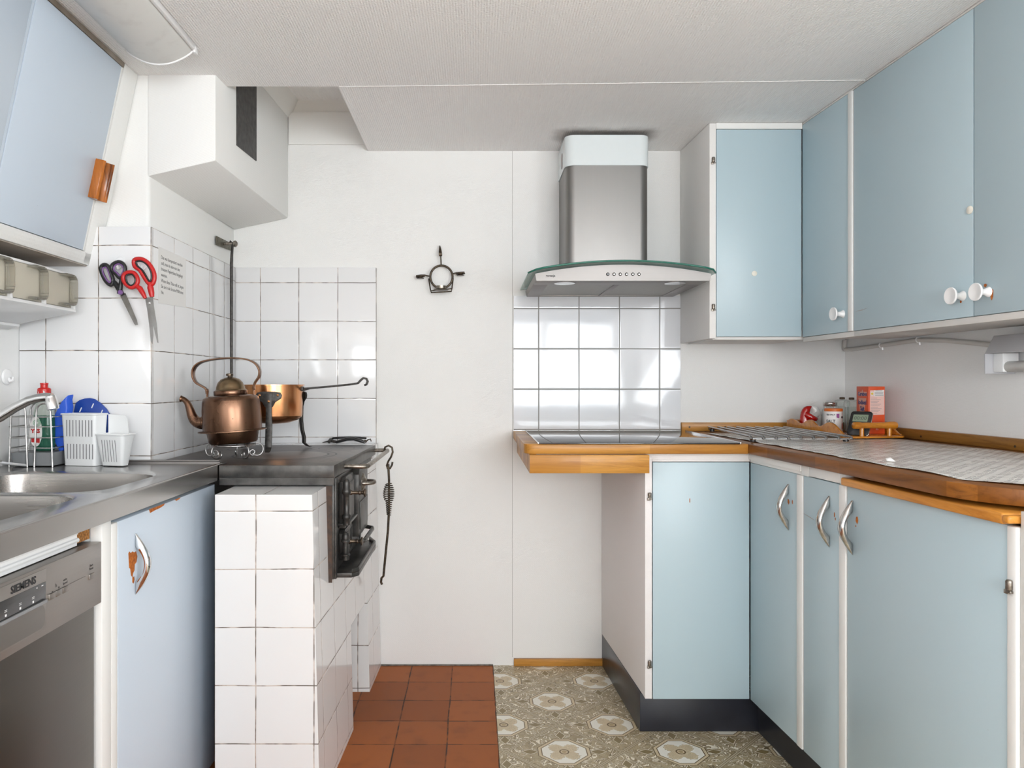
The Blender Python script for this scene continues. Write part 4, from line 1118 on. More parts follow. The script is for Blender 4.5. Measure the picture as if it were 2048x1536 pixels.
tl = thing('tealight', 'small tealight candle in the tray of the wall candle holder', 'candle', tuple(p+Vector((0,0,.0025))))
b = MB(Matrix.Translation(p+Vector((0,0,.0026)))); b.lathe([(.018,0),(.0185,.001),(.0188,.012),(.0182,.012),(.0178,.010),(.001,.010)], 24); build('cup', b, mottled('tealight_foil',(.4,.36,.3),(.25,.22,.18),60,.3,1.0), tl)
b = MB(Matrix.Translation(p+Vector((0,0,.0126)))); b.lathe([(.017,0),(.016,.0012),(.001,.0016)], 20); b.tube([(0,0,.001),(.001,0,.008)], .0007, 6); build('wax', b, CARD_W, tl)
# ------------------------------------------------------------------ right side
LR = run(.8216, 2.199)                                # lower fronts: x out, y towards the camera, z up
UR = run(1.097, 2.47)
uL = lambda D: (2.199-D)*1.00245
uU = lambda D: (2.47-D)*1.00245
WT, WB = .882, .853                                   # worktop top / bottom

# worktop with oak upstand
wt = thing('worktop', 'honey-coloured wooden L-shaped worktop on the right side', 'worktop', (1.0,2.3,WB))
wx = lambda y: 1.3925+.07*(YB-y)-.002
fr = lambda y: .803+.07*(2.16-y)
FYW = 2.16
b = MB(); r = .032
arc = [(.144+r-r*math.cos(a), FYW+r-r*math.sin(a)) for a in [PI/2*i/6 for i in range(7)]]
b.prism(arc+[(fr(FYW)-.0003,FYW),(fr(FYW)-.0003,YB-.002),(.144,YB-.002)], WB, WT); build('oak_top', b, W_OAKX, wt, bevel=.002)
b = MB(); R = .20; cy_ = 1.38; cx_ = fr(cy_)+R
arc = [(cx_-R*math.cos(a), cy_-R*math.sin(a)) for a in [PI/2*i/14 for i in range(15)]]
b.prism([(fr(FYW),YB-.002),(fr(FYW),FYW)]+arc+[(wx(cy_-R),cy_-R),(wx(YB-.002),YB-.002)], WB, WT); build('side_top', b, W_OAKY, wt, bevel=.002)
b = MB(); b.box(.158,.505,2.130,2.152,.800,WB-.0005); b.prism([(.158,2.152),(.180,2.152),(.180,YB-.002),(.158,YB-.002)], .800, WB-.0005)
build('apron', b, W_OAKX, wt, bevel=.0012)
b = MB(); b.box(.774,1.372,YB-.018,YB-.001,WT+.0003,.914); build('upstand', b, W_STRIP, wt, bevel=.0015)
b = MB(FW); b.box(.001,.018,.0205,1.62,WT+.0003,.914); us = build('upstand', b, W_STRIPY, wt, bevel=.0015)
b = MB()
for x in (.802,.935,1.10): b.lathe([(.0035,0),(.0035,.0008)], 12, frame((x,YB-.0182,.897),(1,0,0),(0,0,1),(0,-1,0)))
for u in (.45,.82,1.2): b.lathe([(.0035,0),(.0035,.0008)], 12, frame(FW @ Vector((.0182,u,.893)),UV,ZV,NV))
build('screw', b, BRONZE, us)

# hob
hb = thing('ceramic_hob', 'black glass ceramic hob set in the worktop against white tiles', 'hob', (.48,2.42,WT))
b = MB(); b.box(.187,.775,2.152,2.715,WT+.0003,WT+.0045); build('glass_plate', b, HOBGL, hb, bevel=.0012)
for x0,x1 in ((.1835,.1868),(.7752,.7785)):
    b = MB(); b.box(x0,x1,2.150,2.717,WT+.0003,WT+.0062); build('steel_trim', b, CHROME, hb, bevel=.0008)

# lower cabinet facing the camera, under the hob end
lc = thing('base_cabinet', 'white base cabinet with blue door facing the camera under the hob', 'cabinet', (.66,2.45,0))
D0 = 2.199
b = MB()
px0, px1 = .476, .509
b.prism([(px1-.001,2.2005),(px1+.016,2.2005),(px0+.017,YB-.002),(px0,YB-.002)], .120, WB-.001)
b.box(px1-.001,.529,D0,2.2195,.118,WB-.001); b.box(.5295,.8216,D0+.0005,2.2195,.8265,WB-.001)
b.box(.527,.80,2.2200,2.745,.118,.135); b.box(.527,.83,2.70,2.72,.135,WB-.001)
b.box(.5095,.8216,D0-.006,D0+.0003,.833,WB-.001)
build('body', b, paper_wall('papered_side', (.80,.77,.76), 1.0, .25), lc, bevel=.0008)
d = MB(); d.box(.5315,.8200,D0,2.2180,.117,.8245); dr = build('door', d, BLUE, lc, bevel=.0015)
b = MB(); b.box(.5030,.8645,2.2420,2.2600,.0,.1165); b.prism([(.5025,2.2422),(.5200,2.2601),(.494,YB-.002),(.477,YB-.002)], .0, .1195); build('plinth', b, BLACKP, lc, bevel=.0008)
def small_hinge(parent, M):
    b = MB(M); b.lathe([(.0045,-.009),(.0055,-.008),(.0055,.006),(.004,.0085)], 12); b.box(-.007,.002,-.002,.004,-.015,-.008); b.box(-.002,.007,-.002,.004,-.013,-.009)
    return build('hinge', b, NICKEL, parent, bevel=.0006)
for py in (991,1327):
    p = at(1299.5,py,2.1935); small_hinge(dr, Matrix.Translation(p))
F = frame((0,D0,0),(1,0,0),(0,0,1),(0,-1,0))
p = at(1379.5,1001,D0); chip(dr, F, [(p.x-.0012,p.z-.006),(p.x+.0012,p.z-.006),(p.x+.0012,p.z+.006),(p.x-.0012,p.z+.006)])

# three cabinets along the right wall
def low_cab(label, u0, u1, edge, hinge_right=False):
    c = LR @ Vector((-.3,(u0+u1)/2,0))
    t = thing('base_cabinet', label, 'cabinet', tuple(c))
    b = MB(LR)
    b.box(-.555,-.0195,u0+.001,u0+.017,.118,.8225); b.box(-.555,-.0195,u1-.017,u1-.001,.118,.8225); b.box(-.555,-.0195,u0+.017,u1-.017,.118,.134)
    b.box(-.58,-.556,u0+.001,u1-.001,.118,.8225)
    build('body', b, WHITE, t)
    b = MB(LR); b.box(-.065,-.043,u0+(-.0425 if u0 < .01 else .0),u1,.0,.117); build('plinth', b, BLACKP, t)
    e = edge
    b = MB(LR); b.box(-.0185,0,u0+.002,u1-e-.0006,.117,.8235); d = build('door', b, BLUE, t, bevel=.0015)
    b = MB(LR); b.box(-.0185,.0025,u1-e,u1-.0010,.117,.8235); build('edge_strip', b, WHITE, d, bevel=.003)
    return t, d
c1, d1 = low_cab('narrow white base cabinet with blue door next to the inner corner', 0.0, uL(1.8918), uL(1.8918)-uL(1.922))
c2, d2 = low_cab('narrowest blue-doored base cabinet right of the corner one', uL(1.8914), uL(1.6972), uL(1.6972)-uL(1.726))
c3, d3 = low_cab('wide blue-doored base cabinet under pull-out board at far right', uL(1.6968), uL(1.2080), uL(1.2085)-uL(1.2294))
b = MB(LR); u = uL(1.2080); b.box(-.555,-.004,u+.001,u+.030,.118,.8505); build('side_post', b, plain('grey_white_paint',(.62,.61,.58),.45), c3, bevel=.001)
# rails between doors and worktop
rl = thing('worktop_rail', 'white painted rail between wooden worktop and narrow blue doors', 'rail', tuple(LR @ Vector((-.01,.25,.84))))
b = MB(LR); b.box(-.018,.0005,.002,uL(1.8918)-.001,.8245,WB-.001); b.box(.0005,.007,.004,uL(1.8918)-.001,.834,WB-.001); b.box(-.018,.004,uL(1.8914),uL(1.858),.8245,WB-.001); b.box(-.018,.0035,uL(1.8575),uL(1.722),.8265,WB-.001); b.box(-.018,.0005,uL(1.7215),uL(1.699),.8245,WB-.001)
build('rail_front', b, WHITE, rl, bevel=.0008)
HD = {}
for d, x, y in ((d1,1577,1014),(d2,1659,1043),(d3,1705,1055)):
    D = .9755/((x-950)/FPX+.07); z = CAMZ+(767-y)*D/FPX
    p = LR @ Vector((.0002,uL(D),z)); handle(d, frame(p,UV*-1,NV,ZV), .123, .032, .010, CHROME_W)
SF = lambda n_: frame(LR @ Vector((n_,0,0)), UV*1, ZV, UV.cross(ZV))   # local x along the run, y up, z out
SFM = SF(.0001)
def lchip(d, x, y, rx, ry, seed):
    D = .9755/((x-950)/FPX+.07); z = CAMZ+(767-y)*D/FPX
    chip(d, SFM, blob(uL(D), z, rx, ry, 11, seed))
lchip(d1,1577,1003,.006,.009,1); lchip(d1,1585,1004,.003,.007,2); lchip(d2,1669,1030,.0025,.008,3); lchip(d2,1671,1038,.002,.004,9); lchip(d3,1714,1040,.005,.011,4); lchip(d3,1712,1052,.002,.003,5)
D = .9755/((1620-950)/FPX+.07)
chip(d2, SFM, [(uL(1.888),.727),(uL(1.85),.7215),(uL(1.836),.7190),(uL(1.86),.7225)])
p = LR @ Vector((.006,uL(1.2190),.7265)); small_hinge(d3, frame(p,UV,NV,ZV))
# pull-out board
b = MB(LR); b.box(-.50,.014,uL(1.6985),uL(1.2250),.8255,.8440)
bb = single('pull_out_board', b, W_BOARD, 'wooden pull-out board with rounded edge under the right worktop', 'board', tuple(LR @ Vector((-.2,.7,.8255))), bevel=.004, seg=3)
b = MB(LR); u = uL(1.2250); b.box(-.05,.015,u+.0003,u+.0155,.8285,.8420); e_ = build('end_grip', b, W_BOARD, bb, bevel=.004, seg=3)

# ------------------------------------------------------------------ wall cabinets
ZU0, ZU1 = CAMZ+.151, CEIL-.0015
uc = thing('wall_cabinet', 'white wall cabinet with light blue door facing the camera beside the hood', 'cabinet', (.94,2.62,ZU0))
DU = 2.47
b = MB()
b.prism([(.787,DU+.0015),(.803,DU+.0015),(.787,YB-.001),(.7715,YB-.001)], ZU0, ZU1)
b.box(.7875,.8090,DU,DU+.017,ZU0,ZU1); b.box(.8090,1.097,DU,DU+.017,CAMZ+.8545,ZU1)
b.box(.803,1.11,DU+.018,YB-.001,ZU0-.003,ZU0+.012); b.box(.803,1.11,YB-.012,YB-.001,ZU0+.012,ZU1)
build('body', b, paper_wall('papered_cabinet_side', (.80,.785,.76), 1.0, .25), uc, bevel=.0008)
d = MB(); d.box(.8105,1.0960,DU-.0005,DU+.0165,CAMZ+.1575,CAMZ+.8525); dr = build('door', d, BLUE, uc, bevel=.0015)
for py in (319,613): small_hinge(dr, Matrix.Translation(at(1427,py,2.466)))
M = frame(at(1508.5,547,DU-.0006),(1,0,0),(0,0,1),(0,-1,0)); b = MB(M); b.lathe([(.009,0),(.009,.002),(.007,.0032),(.001,.0035)], 20); build('hole_cap', b, CREAM, dr)
b = MB(); b.box(.809,1.097,DU-.003,DU-.0008,CAMZ+.8535,ZU1); build('top_trim', b, WHITE, uc)

def up_knob(d, x, y):
    D = 1.2699/((x-950)/FPX+.07); z = CAMZ+(767-y)*D/FPX
    p = UR @ Vector((.0006,uU(D),z)); b = MB(frame(p,UV,ZV,UV.cross(ZV)))
    b.lathe([(.012,0),(.011,.002),(.0072,.010),(.0068,.018),(.010,.024),(.0195,.0275),(.0205,.030),(.0195,.0325),(.0175,.0325),(.012,.0305),(.001,.0295)], 28)
    build('knob', b, WHITE_G, d, smooth=50)
def up_cab(label, splits, u_end):
    t = thing('wall_cabinet', label, 'cabinet', tuple(UR @ Vector((-.15,(splits[0][0]+u_end)/2,ZU0))))
    u0 = splits[0][0]; b = MB(UR)
    x0 = -.30
    b.box(x0,-.018,u0+.001,u0+.016,ZU0,ZU1); b.box(x0,-.018,u_end-.016,u_end-.001,ZU0,ZU1); b.box(x0,-.018,u0+.016,u_end-.016,ZU0,ZU0+.016); b.box(x0,x0+.01,u0+.016,u_end-.016,ZU0+.016,ZU1)
    b.box(-.018,-.001,u0+.001,u_end-.001,CAMZ+.868,ZU1); b.box(-.018,-.003,u0+.001,u_end-.001,ZU0-.012,ZU0+.0035)
    build('body', b, plain('greyed_white_paint',(.66,.64,.61),.5), t, bevel=.0008)
    out = []
    for a, c, e in splits:
        b = MB(UR); b.box(-.0175,0,a+.0012,c-e-.0012,CAMZ+.1555,CAMZ+.8665); d = build('door', b, BLUE, t, bevel=.0012)
        if e:
            b = MB(UR); b.box(-.0175,.0035,c-e,c-.0015,CAMZ+.1555,CAMZ+.8665); build('edge_strip', b, WHITE, d, bevel=.002)
        out.append(d)
    return t, out
t, dA = up_cab('narrow blue-doored wall cabinet in the right corner', [(0.018-.0165,uU(2.1750),.024)], uU(2.1750))
up_knob(dA[0],1686,628)
t, dB = up_cab('wide wall cabinet with two blue doors and white knobs at upper right', [(uU(2.1745),uU(1.7000),0),(uU(1.6985),uU(1.225),0)], uU(1.224))
up_knob(dB[0],1926,592); up_knob(dB[1],1977,584)
p_D = 1.2699/((1940.5-950)/FPX+.07); M = frame(UR @ Vector((.0003,uU(p_D),CAMZ+(767-420)*p_D/FPX)),UV,ZV,UV.cross(ZV))
b = MB(M); b.lathe([(.0095,0),(.0095,.0022),(.007,.0035),(.001,.0038)], 20); build('hole_cap', b, CREAM, dB[0])
SU = frame(UR @ Vector((.0001,0,0)),UV,ZV,UV.cross(ZV))
def uchip(d, x, y, rx, ry, seed):
    D = 1.2699/((x-950)/FPX+.07); z = CAMZ+(767-y)*D/FPX; chip(d, SU, blob(uU(D), z, rx, ry, 12, seed))
uchip(dB[1],1984,588,.006,.016,6); uchip(dB[1],1971,571,.005,.005,7); uchip(dB[0],1922,603,.003,.005,8)
b_D = 1.2699/((1712-950)/FPX+.07); chip(dB[0], SU, [(uU(2.165),1.2715),(uU(2.125),1.2735),(uU(2.105),1.2765),(uU(2.13),1.2725)])
# ------------------------------------------------------------------ cooker hood
hd = thing('cooker_hood', 'stainless steel cooker hood with arched glass canopy above the hob', 'hood', (.46,2.55,1.385))
# chimney: rounded box
def cring(x0,x1,yf,r): 
    return [(x1,YB-.002)]+[(x0,YB-.002)]+[(x0+r-r*math.cos(a), yf+r-r*math.sin(a)) for a in [PI/2*i/8 for i in range(9)]]+[(x1-r+r*math.cos(a), yf+r-r*math.sin(a)) for a in [PI/2-PI/2*i/8 for i in range(9)]]
b = MB(); b.prism(cring(.3165,.6045,2.556,.032), 1.43, 1.822); build('chimney', b, ST_Z, hd, smooth=50)
b = MB(); b.prism(cring(.3135,.6075,2.552,.034), 1.817, 1.922); cv = build('chimney_cover', b, plain('bluish_white_enamel',(.72,.77,.78),.2), hd, smooth=50, label='bluish white upper sleeve of the chimney')
b = MB(frame((.3130,0,0),(0,-1,0),(0,0,1),(-1,0,0))); b.box(-2.665,-2.640,1.835,1.885,0,.0008); build('side_vent', b, INKG, cv)
XA, XB2, YF_ = .190, .747, 2.325
zc = lambda x: 1.384+.0285*(1-((x-.4685)/.2785)**2)   # arched lower face of the glass
n = 20
xs = [XA+(XB2-XA)*i/n for i in range(n+1)]
b = MB(); ring0 = [(x,YF_,zc(x)+.024) for x in xs]; 
front = [(x, 0, 0) for x in xs]
fasc = [(x, zc(x)+.0270-.004) for x in xs]
fz0 = 1.3845
poly = [(XA+.004,fz0),(XB2-.004,fz0)]+[(x,z) for x,z in reversed(fasc)]
b.prism(poly, -YF_-.012, -YF_, FY)
fa = build('fascia', b, ST_X, hd, smooth=30)
b = MB()
poly2 = [(XA+.004,fz0+.006),(XB2-.004,fz0+.006)]+[(x,z-.001) for x,z in reversed(fasc)]
poly3 = [(XA,1.392),(XB2,1.392)]+[(x,z-.001) for x,z in reversed(fasc)]
b.prism(poly2, -YF_-.0125, -(YB-.002), FY, top=None)
bd = build('body', b, ST_X, hd, smooth=30)
b = MB()
for x0,x1,y0,y1 in ((XA+.004,XB2-.004,YF_+.013,YF_+.105),(XA+.004,XB2-.004,YB-.03,YB-.002),(XA+.004,XA+.05,YF_+.105,YB-.03),(XB2-.05,XB2-.004,YF_+.105,YB-.03),(.460,.478,YF_+.105,YB-.03)):
    b.box(x0,x1,y0,y1,fz0+.001,fz0+.0058)
ub = build('underside_frame', b, ST_X, hd, bevel=.0008)
for x0,x1 in ((XA+.0505,.4595),(.4785,XB2-.0505)):
    b = MB(); b.box(x0,x1,YF_+.1055,YB-.0305,fz0+.0030,fz0+.0056); build('grease_filter', b, FILTER, hd)
for x in (XA+.10, XB2-.10):
    M = Matrix.Translation((x,YF_+.055,fz0+.0008)); b = MB(M); b.lathe([(.030,-.0025),(.034,-.002),(.034,.0),(.030,.0)], 28); b.lathe([(.0295,-.0012),(.0295,0)], 28); build('lamp', b, CHROME, hd)
for i, x in enumerate([1215.5,1228,1240.5,1253,1265.5,1278]):
    M = frame(at(x,548.5,YF_-.0003),(1,0,0),(0,0,1),(0,-1,0)); b = MB(M)
    b.lathe([(.0052,0),(.0052,.0012),(.0046,.0016)], 16); bt_ = build('button', b, BLACK_G, fa)
    b = MB(M); b.lathe([(.0038,.0016),(.0036,.0042),(.003,.0046),(.001,.0046)], 16); build('button_cap', b, GREY if i == 0 else CHROME_D, bt_)
b = MB(frame(at(1101,551.5,YF_-.0003),(1,0,0),(0,0,1),(0,-1,0))); b.text('gorenje', .0098, I4, .0002, bold=.0003); build('lettering', b, INK, fa)
# arched glass
gx0, gx1 = .170, .7655
N = 28; gs = [gx0+(gx1-gx0)*i/N for i in range(N+1)]
zg = lambda x: 1.3840+.0285*(1-((x-.4685)/.2785)**2)+.0235 if False else 1.4095-.0285*0+.0300*(1-((x-.468)/.298)**2)
def yfront(x):                                        # rounded front corners
    e = min(x-gx0, gx1-x); r_ = .05
    return 2.292+(r_-math.sqrt(max(0, r_*r_-(r_-min(e,r_))**2)) if e < r_ else 0)
def canopy(b, t0, t1, y_in):
    top_f = [(x, yfront(x), zg(x)+t1) for x in gs]; bot_f = [(x, yfront(x), zg(x)+t0) for x in gs]
    top_b = [(x, YB-.003 if not y_in else yfront(x)+y_in, zg(x)+t1) for x in gs]; bot_b = [(x, YB-.003 if not y_in else yfront(x)+y_in, zg(x)+t0) for x in gs]
    b.loft([[tf,bf,bb,tb] for tf,bf,bb,tb in zip(top_f,bot_f,bot_b,top_b)])
b = MB(); canopy(b, 0, .006, None); gl = build('glass_canopy', b, GLASS_T, hd, smooth=30)
b = MB()
pts = [(x, yfront(x)-.0003, zg(x)+.003) for x in gs]; b.tube(pts, .0032, 8); build('glass_edge', b, GLASS_E, gl, smooth=60, label='dark green front edge of the glass')

# ------------------------------------------------------------------ strip lamp and its cable on the right wall
sl = thing('strip_lamp', 'grey metal strip lamp with bare tube on right wall under cabinets', 'lamp', tuple(FW @ Vector((.05,1.05,1.085))))
U0 = (2.77-1.975)*1.00245
b = MB(FW); 
FP = frame(FW @ Vector((0,0,0)), NV, ZV, UV*-1)       # local x out, y up, z away from the camera
b.M = FP; b.prism([(.001,1.142),(.085,1.140),(.060,1.188),(.001,1.188)], -U0-.55, -U0); build('housing', b, LGREY, sl, bevel=.0015)
b = MB(FP); b.prism([(.001,1.086),(.085,1.086),(.086,1.1395),(.001,1.1415)], -U0-.003, -U0+.001); build('end_plate', b, LGREY, sl, bevel=.0008)
b = MB(FP); b.box(.020,.065,1.090,1.140,-U0-.038,-U0-.004); build('lamp_holder', b, WHITE_G, sl, bevel=.002)
b = MB(); b.tube([tuple(FW @ Vector((.048,U0+.012,1.104))),tuple(FW @ Vector((.048,U0+.016,1.104))),tuple(FW @ Vector((.048,U0+.50,1.104)))], [.011,.0145,.0145], 20); build('tube', b, mottled('lamp_tube',(.72,.70,.66),(.62,.60,.57),20,.2), sl, smooth=60)
b = MB(FP); b.lathe([(.004,0),(.004,.004),(.002,.006)], 12, frame((.040,1.172,-U0+.0002),(1,0,0),(0,1,0),(0,0,1))); build('screw', b, CHROME, sl)
b = MB(); b.tube([tuple(FW @ Vector((.010,u,z))) for u,z in ((.016,1.222),(.014,1.20),(.018,1.187),(.06,1.186),(.25,1.192),(.42,1.199),(.55,1.190),(.68,1.174),(U0-.004,1.158))], .0072, 12)
cbl = single('lamp_cable', b, CABLE, 'grey-white cable clipped along the right wall to the strip lamp', 'cable', tuple(FW @ Vector((.01,.4,1.18))), smooth=60)
for u,z in ((.235,1.1915),(.425,1.199)):
    b = MB(); p = FW @ Vector((.010,u,z)); b.tube([tuple(p+UV*0+NV*(.0082*math.cos(a))+ZV*(.0082*math.sin(a))) for a in [-2.2+4.4*i/14 for i in range(15)]], .0016, 6); b.tube([tuple(p-ZV*.008-NV*.004),tuple(p-ZV*.016-NV*.005)], .0035, 8); build('clip', b, WHITE_G, cbl)

# ------------------------------------------------------------------ things on the right worktop
# patterned liner sheet, gently wavy
ft = MB(); nu, nv = 60, 22
rnd = random.Random(3)
en = [rnd.uniform(-.006,.004) for _ in range(nu+1)]
def fpt(i, j):
    t = i/nu; s = j/nv; y = 2.60-(2.60-1.235)*t
    xl = fr(y)+.050-.012*t+en[i]*(1 if 2 < i else 0)
    if y < 1.36: xl += (1.36-y)**2*6.0
    xr = wx(y)-.062-.012*math.sin(t*7)+.03*max(0,1-t*4)
    x = xl+(xr-xl)*s
    z = WT+.0012+.0008*math.sin(x*23+y*9)*math.sin(y*31)+(.0022*abs(math.sin(y*16)) if j == 0 else 0)
    return (x, y, z)
ft.add([fpt(i,j) for i in range(nu+1) for j in range(nv+1)], [(i*(nv+1)+j,i*(nv+1)+j+1,(i+1)*(nv+1)+j+1,(i+1)*(nv+1)+j) for i in range(nu) for j in range(nv)])
lin = single('counter_liner', ft, FOIL, 'grey and white patterned liner sheet lying on the right worktop', 'liner', (1.1,2.0,WT+.001))
sm = lin.modifiers.new('thickness', 'SOLIDIFY'); sm.thickness = .0004; sm.offset = 1
b = MB(); p = at(1781,923,1.66); b.add([(p.x-.007,p.y+.003,WT+.0026),(p.x+.008,p.y-.006,WT+.0026),(p.x+.003,p.y+.005,WT+.011),(p.x-.008,p.y+.006,WT+.009)], [(0,1,2,3)]); 
cr = build('curled_corner', b, PAPER, lin); cr.modifiers.new('thickness','SOLIDIFY').thickness = .0005

# cooling rack
rk = thing('cooling_rack', 'chrome bar cooling rack on black feet beside the hob', 'rack', (.985,2.45,WT))
TR = lambda s, t: Vector((.857+(.276)*s-.0*t, 2.70, 0))*(1-t)+Vector((.829+(.300)*s, 2.205, 0))*t   # s across, t towards camera
zr = WT+.0155
for i in range(9):
    s = i/8; a, c = TR(s,0), TR(s,1)
    b = MB(); pts = [(a.x,a.y,zr+.003),(c.x,c.y+.01,zr+.003),(c.x,c.y+.002,zr+.001),(c.x,c.y,zr-.004)]
    b.tube(pts, .0036, 10); build('bar', b, CHROME_D, rk, smooth=60)
for t in (.012,.985):
    b = MB(); b.tube([tuple(TR(-.01,t)+Vector((0,0,zr-.004))),tuple(TR(1.0,t)+Vector((0,0,zr-.004)))], .003, 10); build('cross_bar', b, CHROME, rk)
for s, t in ((.03,.035),(.03,.965),(.97,.035),(.97,.965)):
    p = TR(s,t); b = MB(); b.lathe([(.0075,WT+.0030),(.0085,WT+.0035),(.0080,WT+.0125),(.0055,WT+.0145)], 16, Matrix.Translation((p.x,p.y,0))); build('foot', b, BLACK, rk)

# scalloped wooden tray
ty = thing('wooden_tray', 'varnished wooden tray with scalloped sides and bar handle in worktop corner', 'tray', (1.26,2.48,WT))
FLc = Vector((1.168,2.318,0)); FRc = Vector((1.388,2.352,0)); BLc = Vector((1.135,2.700,0)); BRc = Vector((1.376,2.712,0))
zT = WT+.0042
b = MB(); b.prism([(FLc.x,FLc.y),(FRc.x-.022,FRc.y-.004),(FRc.x,FRc.y+.022),(BRc.x,BRc.y),(BLc.x,BLc.y)], zT, zT+.006); build('base', b, W_TRAY, ty, bevel=.0015)
def scallop(a, c, prof, zb_, name):                   # wavy-topped side board from a to c
    d = (c-a).normalized(); nrm = Vector((-d.y,d.x,0)); L = (c-a).length; b = MB(frame(a,d,ZV,d.cross(ZV)))
    top = [(L*t, zb_+h) for t, h in prof]
    b.prism([(0,zb_),(L,zb_)]+top[::-1], 0, .008); return build(name, b, W_TRAY, ty, bevel=.0015)
pf = []
for i in range(41):
    t = i/40
    K = ((0,.004),(.26,.040),(.43,.024),(.58,.043),(.74,.027),(.91,.041),(1,.034))
    for (ta,ha),(tb,hb_) in zip(K,K[1:]):
        if ta <= t <= tb: f = (t-ta)/(tb-ta); h = ha+(hb_-ha)*((1-math.cos(PI*f))/2); break
    pf.append((t, h))
scallop(Vector((1.172,2.322,0)), Vector((1.139,2.69,0)), pf, zT+.0065, 'side_board')
scallop(Vector((1.374,2.380,0)), Vector((1.364,2.69,0)), pf, zT+.0065, 'side_board')
def thandle(a, c, zh):
    d = (c-a).normalized(); L = (c-a).length; b = MB(frame(a+ZV*zh,d.cross(ZV)*-1,ZV,d))
    b.lathe([(.008,0),(.0105,.002),(.0115,.012),(.0112,.022),(.0098,.03),(.0094,L*.45),(.0102,L*.72),(.0122,L*.86),(.0125,L-.006),(.010,L)], 18); h = build('handle', b, W_TRAY, ty, smooth=45)
    for f in (.20,.84):
        p = a+d*(L*f); b = MB(Matrix.Translation((p.x,p.y,0))); b.lathe([(.0075,zT+.0062),(.0068,zT+.01),(.0068,zh-.006)], 14); build('handle_post', b, W_TRAY, ty)
thandle(Vector((1.196,2.328,0)), Vector((1.342,2.345,0)), WT+.045)
thandle(Vector((1.150,2.692,0)), Vector((1.34,2.700,0)), WT+.037)
ZT = zT+.0065

# hugging salt and pepper shakers
def shaker(c, sgn, mat, label):
    t = thing('salt_shaker', label, 'shaker', (c[0],c[1],ZT), 'hugging shakers')
    M = Matrix.Translation((c[0],c[1],ZT+.0003)) @ Matrix.Rotation(math.radians(-8),4,'Z') @ Matrix.Diagonal((1,1,1.33,1))
    b = MB(M); ctr = [(0,0,.0195),(0,.003,.0205),(-.001,.012,.0205),(-.0025,.024,.019),(-.004,.036,.0168),(-.003,.047,.0152),(.001,.056,.0142),(.006,.062,.0128),(.010,.065,.0095),(.0125,.0655,.003)]
    rings = [[(sgn*x+r_*math.cos(2*PI*j/22)*1.0, r_*.86*math.sin(2*PI*j/22), z) for j in range(22)] for x,z,r_ in ctr]
    b.loft(rings); build('body', b, mat, t, smooth=70)
    for sy in (-1,1):
        b = MB(M); b.tube([(sgn*-.004,sy*.010,.043),(sgn*.006,sy*.018,.038),(sgn*.018,sy*.0205,.033),(sgn*.028,sy*.018,.031),(sgn*.0335,sy*.013,.0315)], [.008,.0085,.0075,.006,.003], 12); build('arm', b, mat, t, smooth=70)
SC1 = at(1611,838,2.575); 
shaker((1.182,2.628), 1, RED_G, 'glossy red figure shaker hugging the white one on tray')
shaker((1.2245,2.648), -1, WHITE_GL, 'glossy white figure shaker hugged by the red one on tray')

# glass jar with steel lid
gj = thing('glass_jar', 'glass jar with ribbed steel lid behind the salt tub', 'jar', (1.285,2.612,ZT))
M = Matrix.Translation((1.256,2.604,ZT+.0004))
b = MB(M); b.lathe([(.001,0),(.026,0),(.0275,.002),(.0275,.066),(.024,.075),(.0215,.079),(.0215,.086),(.0195,.086),(.0195,.079),(.0225,.073),(.0255,.065),(.0255,.003),(.001,.0025)], 32, cap=False); build('glass', b, GLASS, gj, smooth=50)
b = MB(M); b.lathe([(.0225,.0865),(.0235,.088),(.0225,.0895),(.0235,.092),(.0225,.0945),(.0235,.097),(.0228,.0995),(.0215,.1015),(.001,.102)], 32); build('lid', b, CHROME_W, gj, smooth=40)
b = MB(M); b.lathe([(.001,.003),(.025,.0035),(.025,.045),(.001,.047)], 24); build('salt_fill', b, BRISTLE, gj)
# salt tub with orange top
st = thing('salt_tub', 'white salt tub with orange top and SALT lettering on tray', 'tub', (1.26,2.50,ZT))
TCx, TCy = 1.2185, 2.502
M = Matrix.Translation((TCx,TCy,ZT+.0004)); Rt = .0285
b = MB(M); b.lathe([(.001,0),(Rt-.001,0),(Rt,.001),(Rt,.0725),(.001,.0725)], 40); build('body', b, CARD_W, st, smooth=40)
b = MB(M); b.lathe([(Rt+.0003,.0727),(Rt+.0005,.074),(Rt+.0005,.081),(Rt-.001,.0825),(.001,.0828)], 40); build('lid', b, ORANGE2, st, smooth=40)
def wrap(mb, cx, cy, R, a0):                          # wrap flat artwork (x along, z up) round the tub, facing the camera
    for v in mb.v:
        a = a0+v.x/R; rr = R+v.y
        v.x, v.y = cx+rr*math.sin(a), cy-rr*math.cos(a)
    return mb
FW2 = lambda x, z: frame((x,.0003,z),(1,0,0),(0,0,1),(0,1,0))
b = MB(); z0 = ZT+.0115
b.text('SALT', .0135, FW2(-.0205,z0+.0285), .0001, bold=.0003); b.text('SEA SALT', .0068, FW2(-.0205,z0+.0505), .0001, bold=.0002); b.box(-.030,-.012,.0003,.0005,z0+.0465,z0+.047)
b.box(-.026,-.015,.0003,.0005,z0+.0205,z0+.0210)
wrap(b, TCx, TCy, Rt, -.05); build('lettering', b, INK, st)
b = MB()
for x in (.0165,.0255): b.prism([(x+.0037*math.cos(2*PI*i/16), .0003*0+z0+.042+.0040*math.sin(2*PI*i/16)) for i in range(16)], .0003, .0005, frame((0,0,0),(1,0,0),(0,0,1),(0,1,0)))
wrap(b, TCx, TCy, Rt, .05); build('badge', b, plain('dark_maroon_ink', srgb(52,24,36), .6), st)
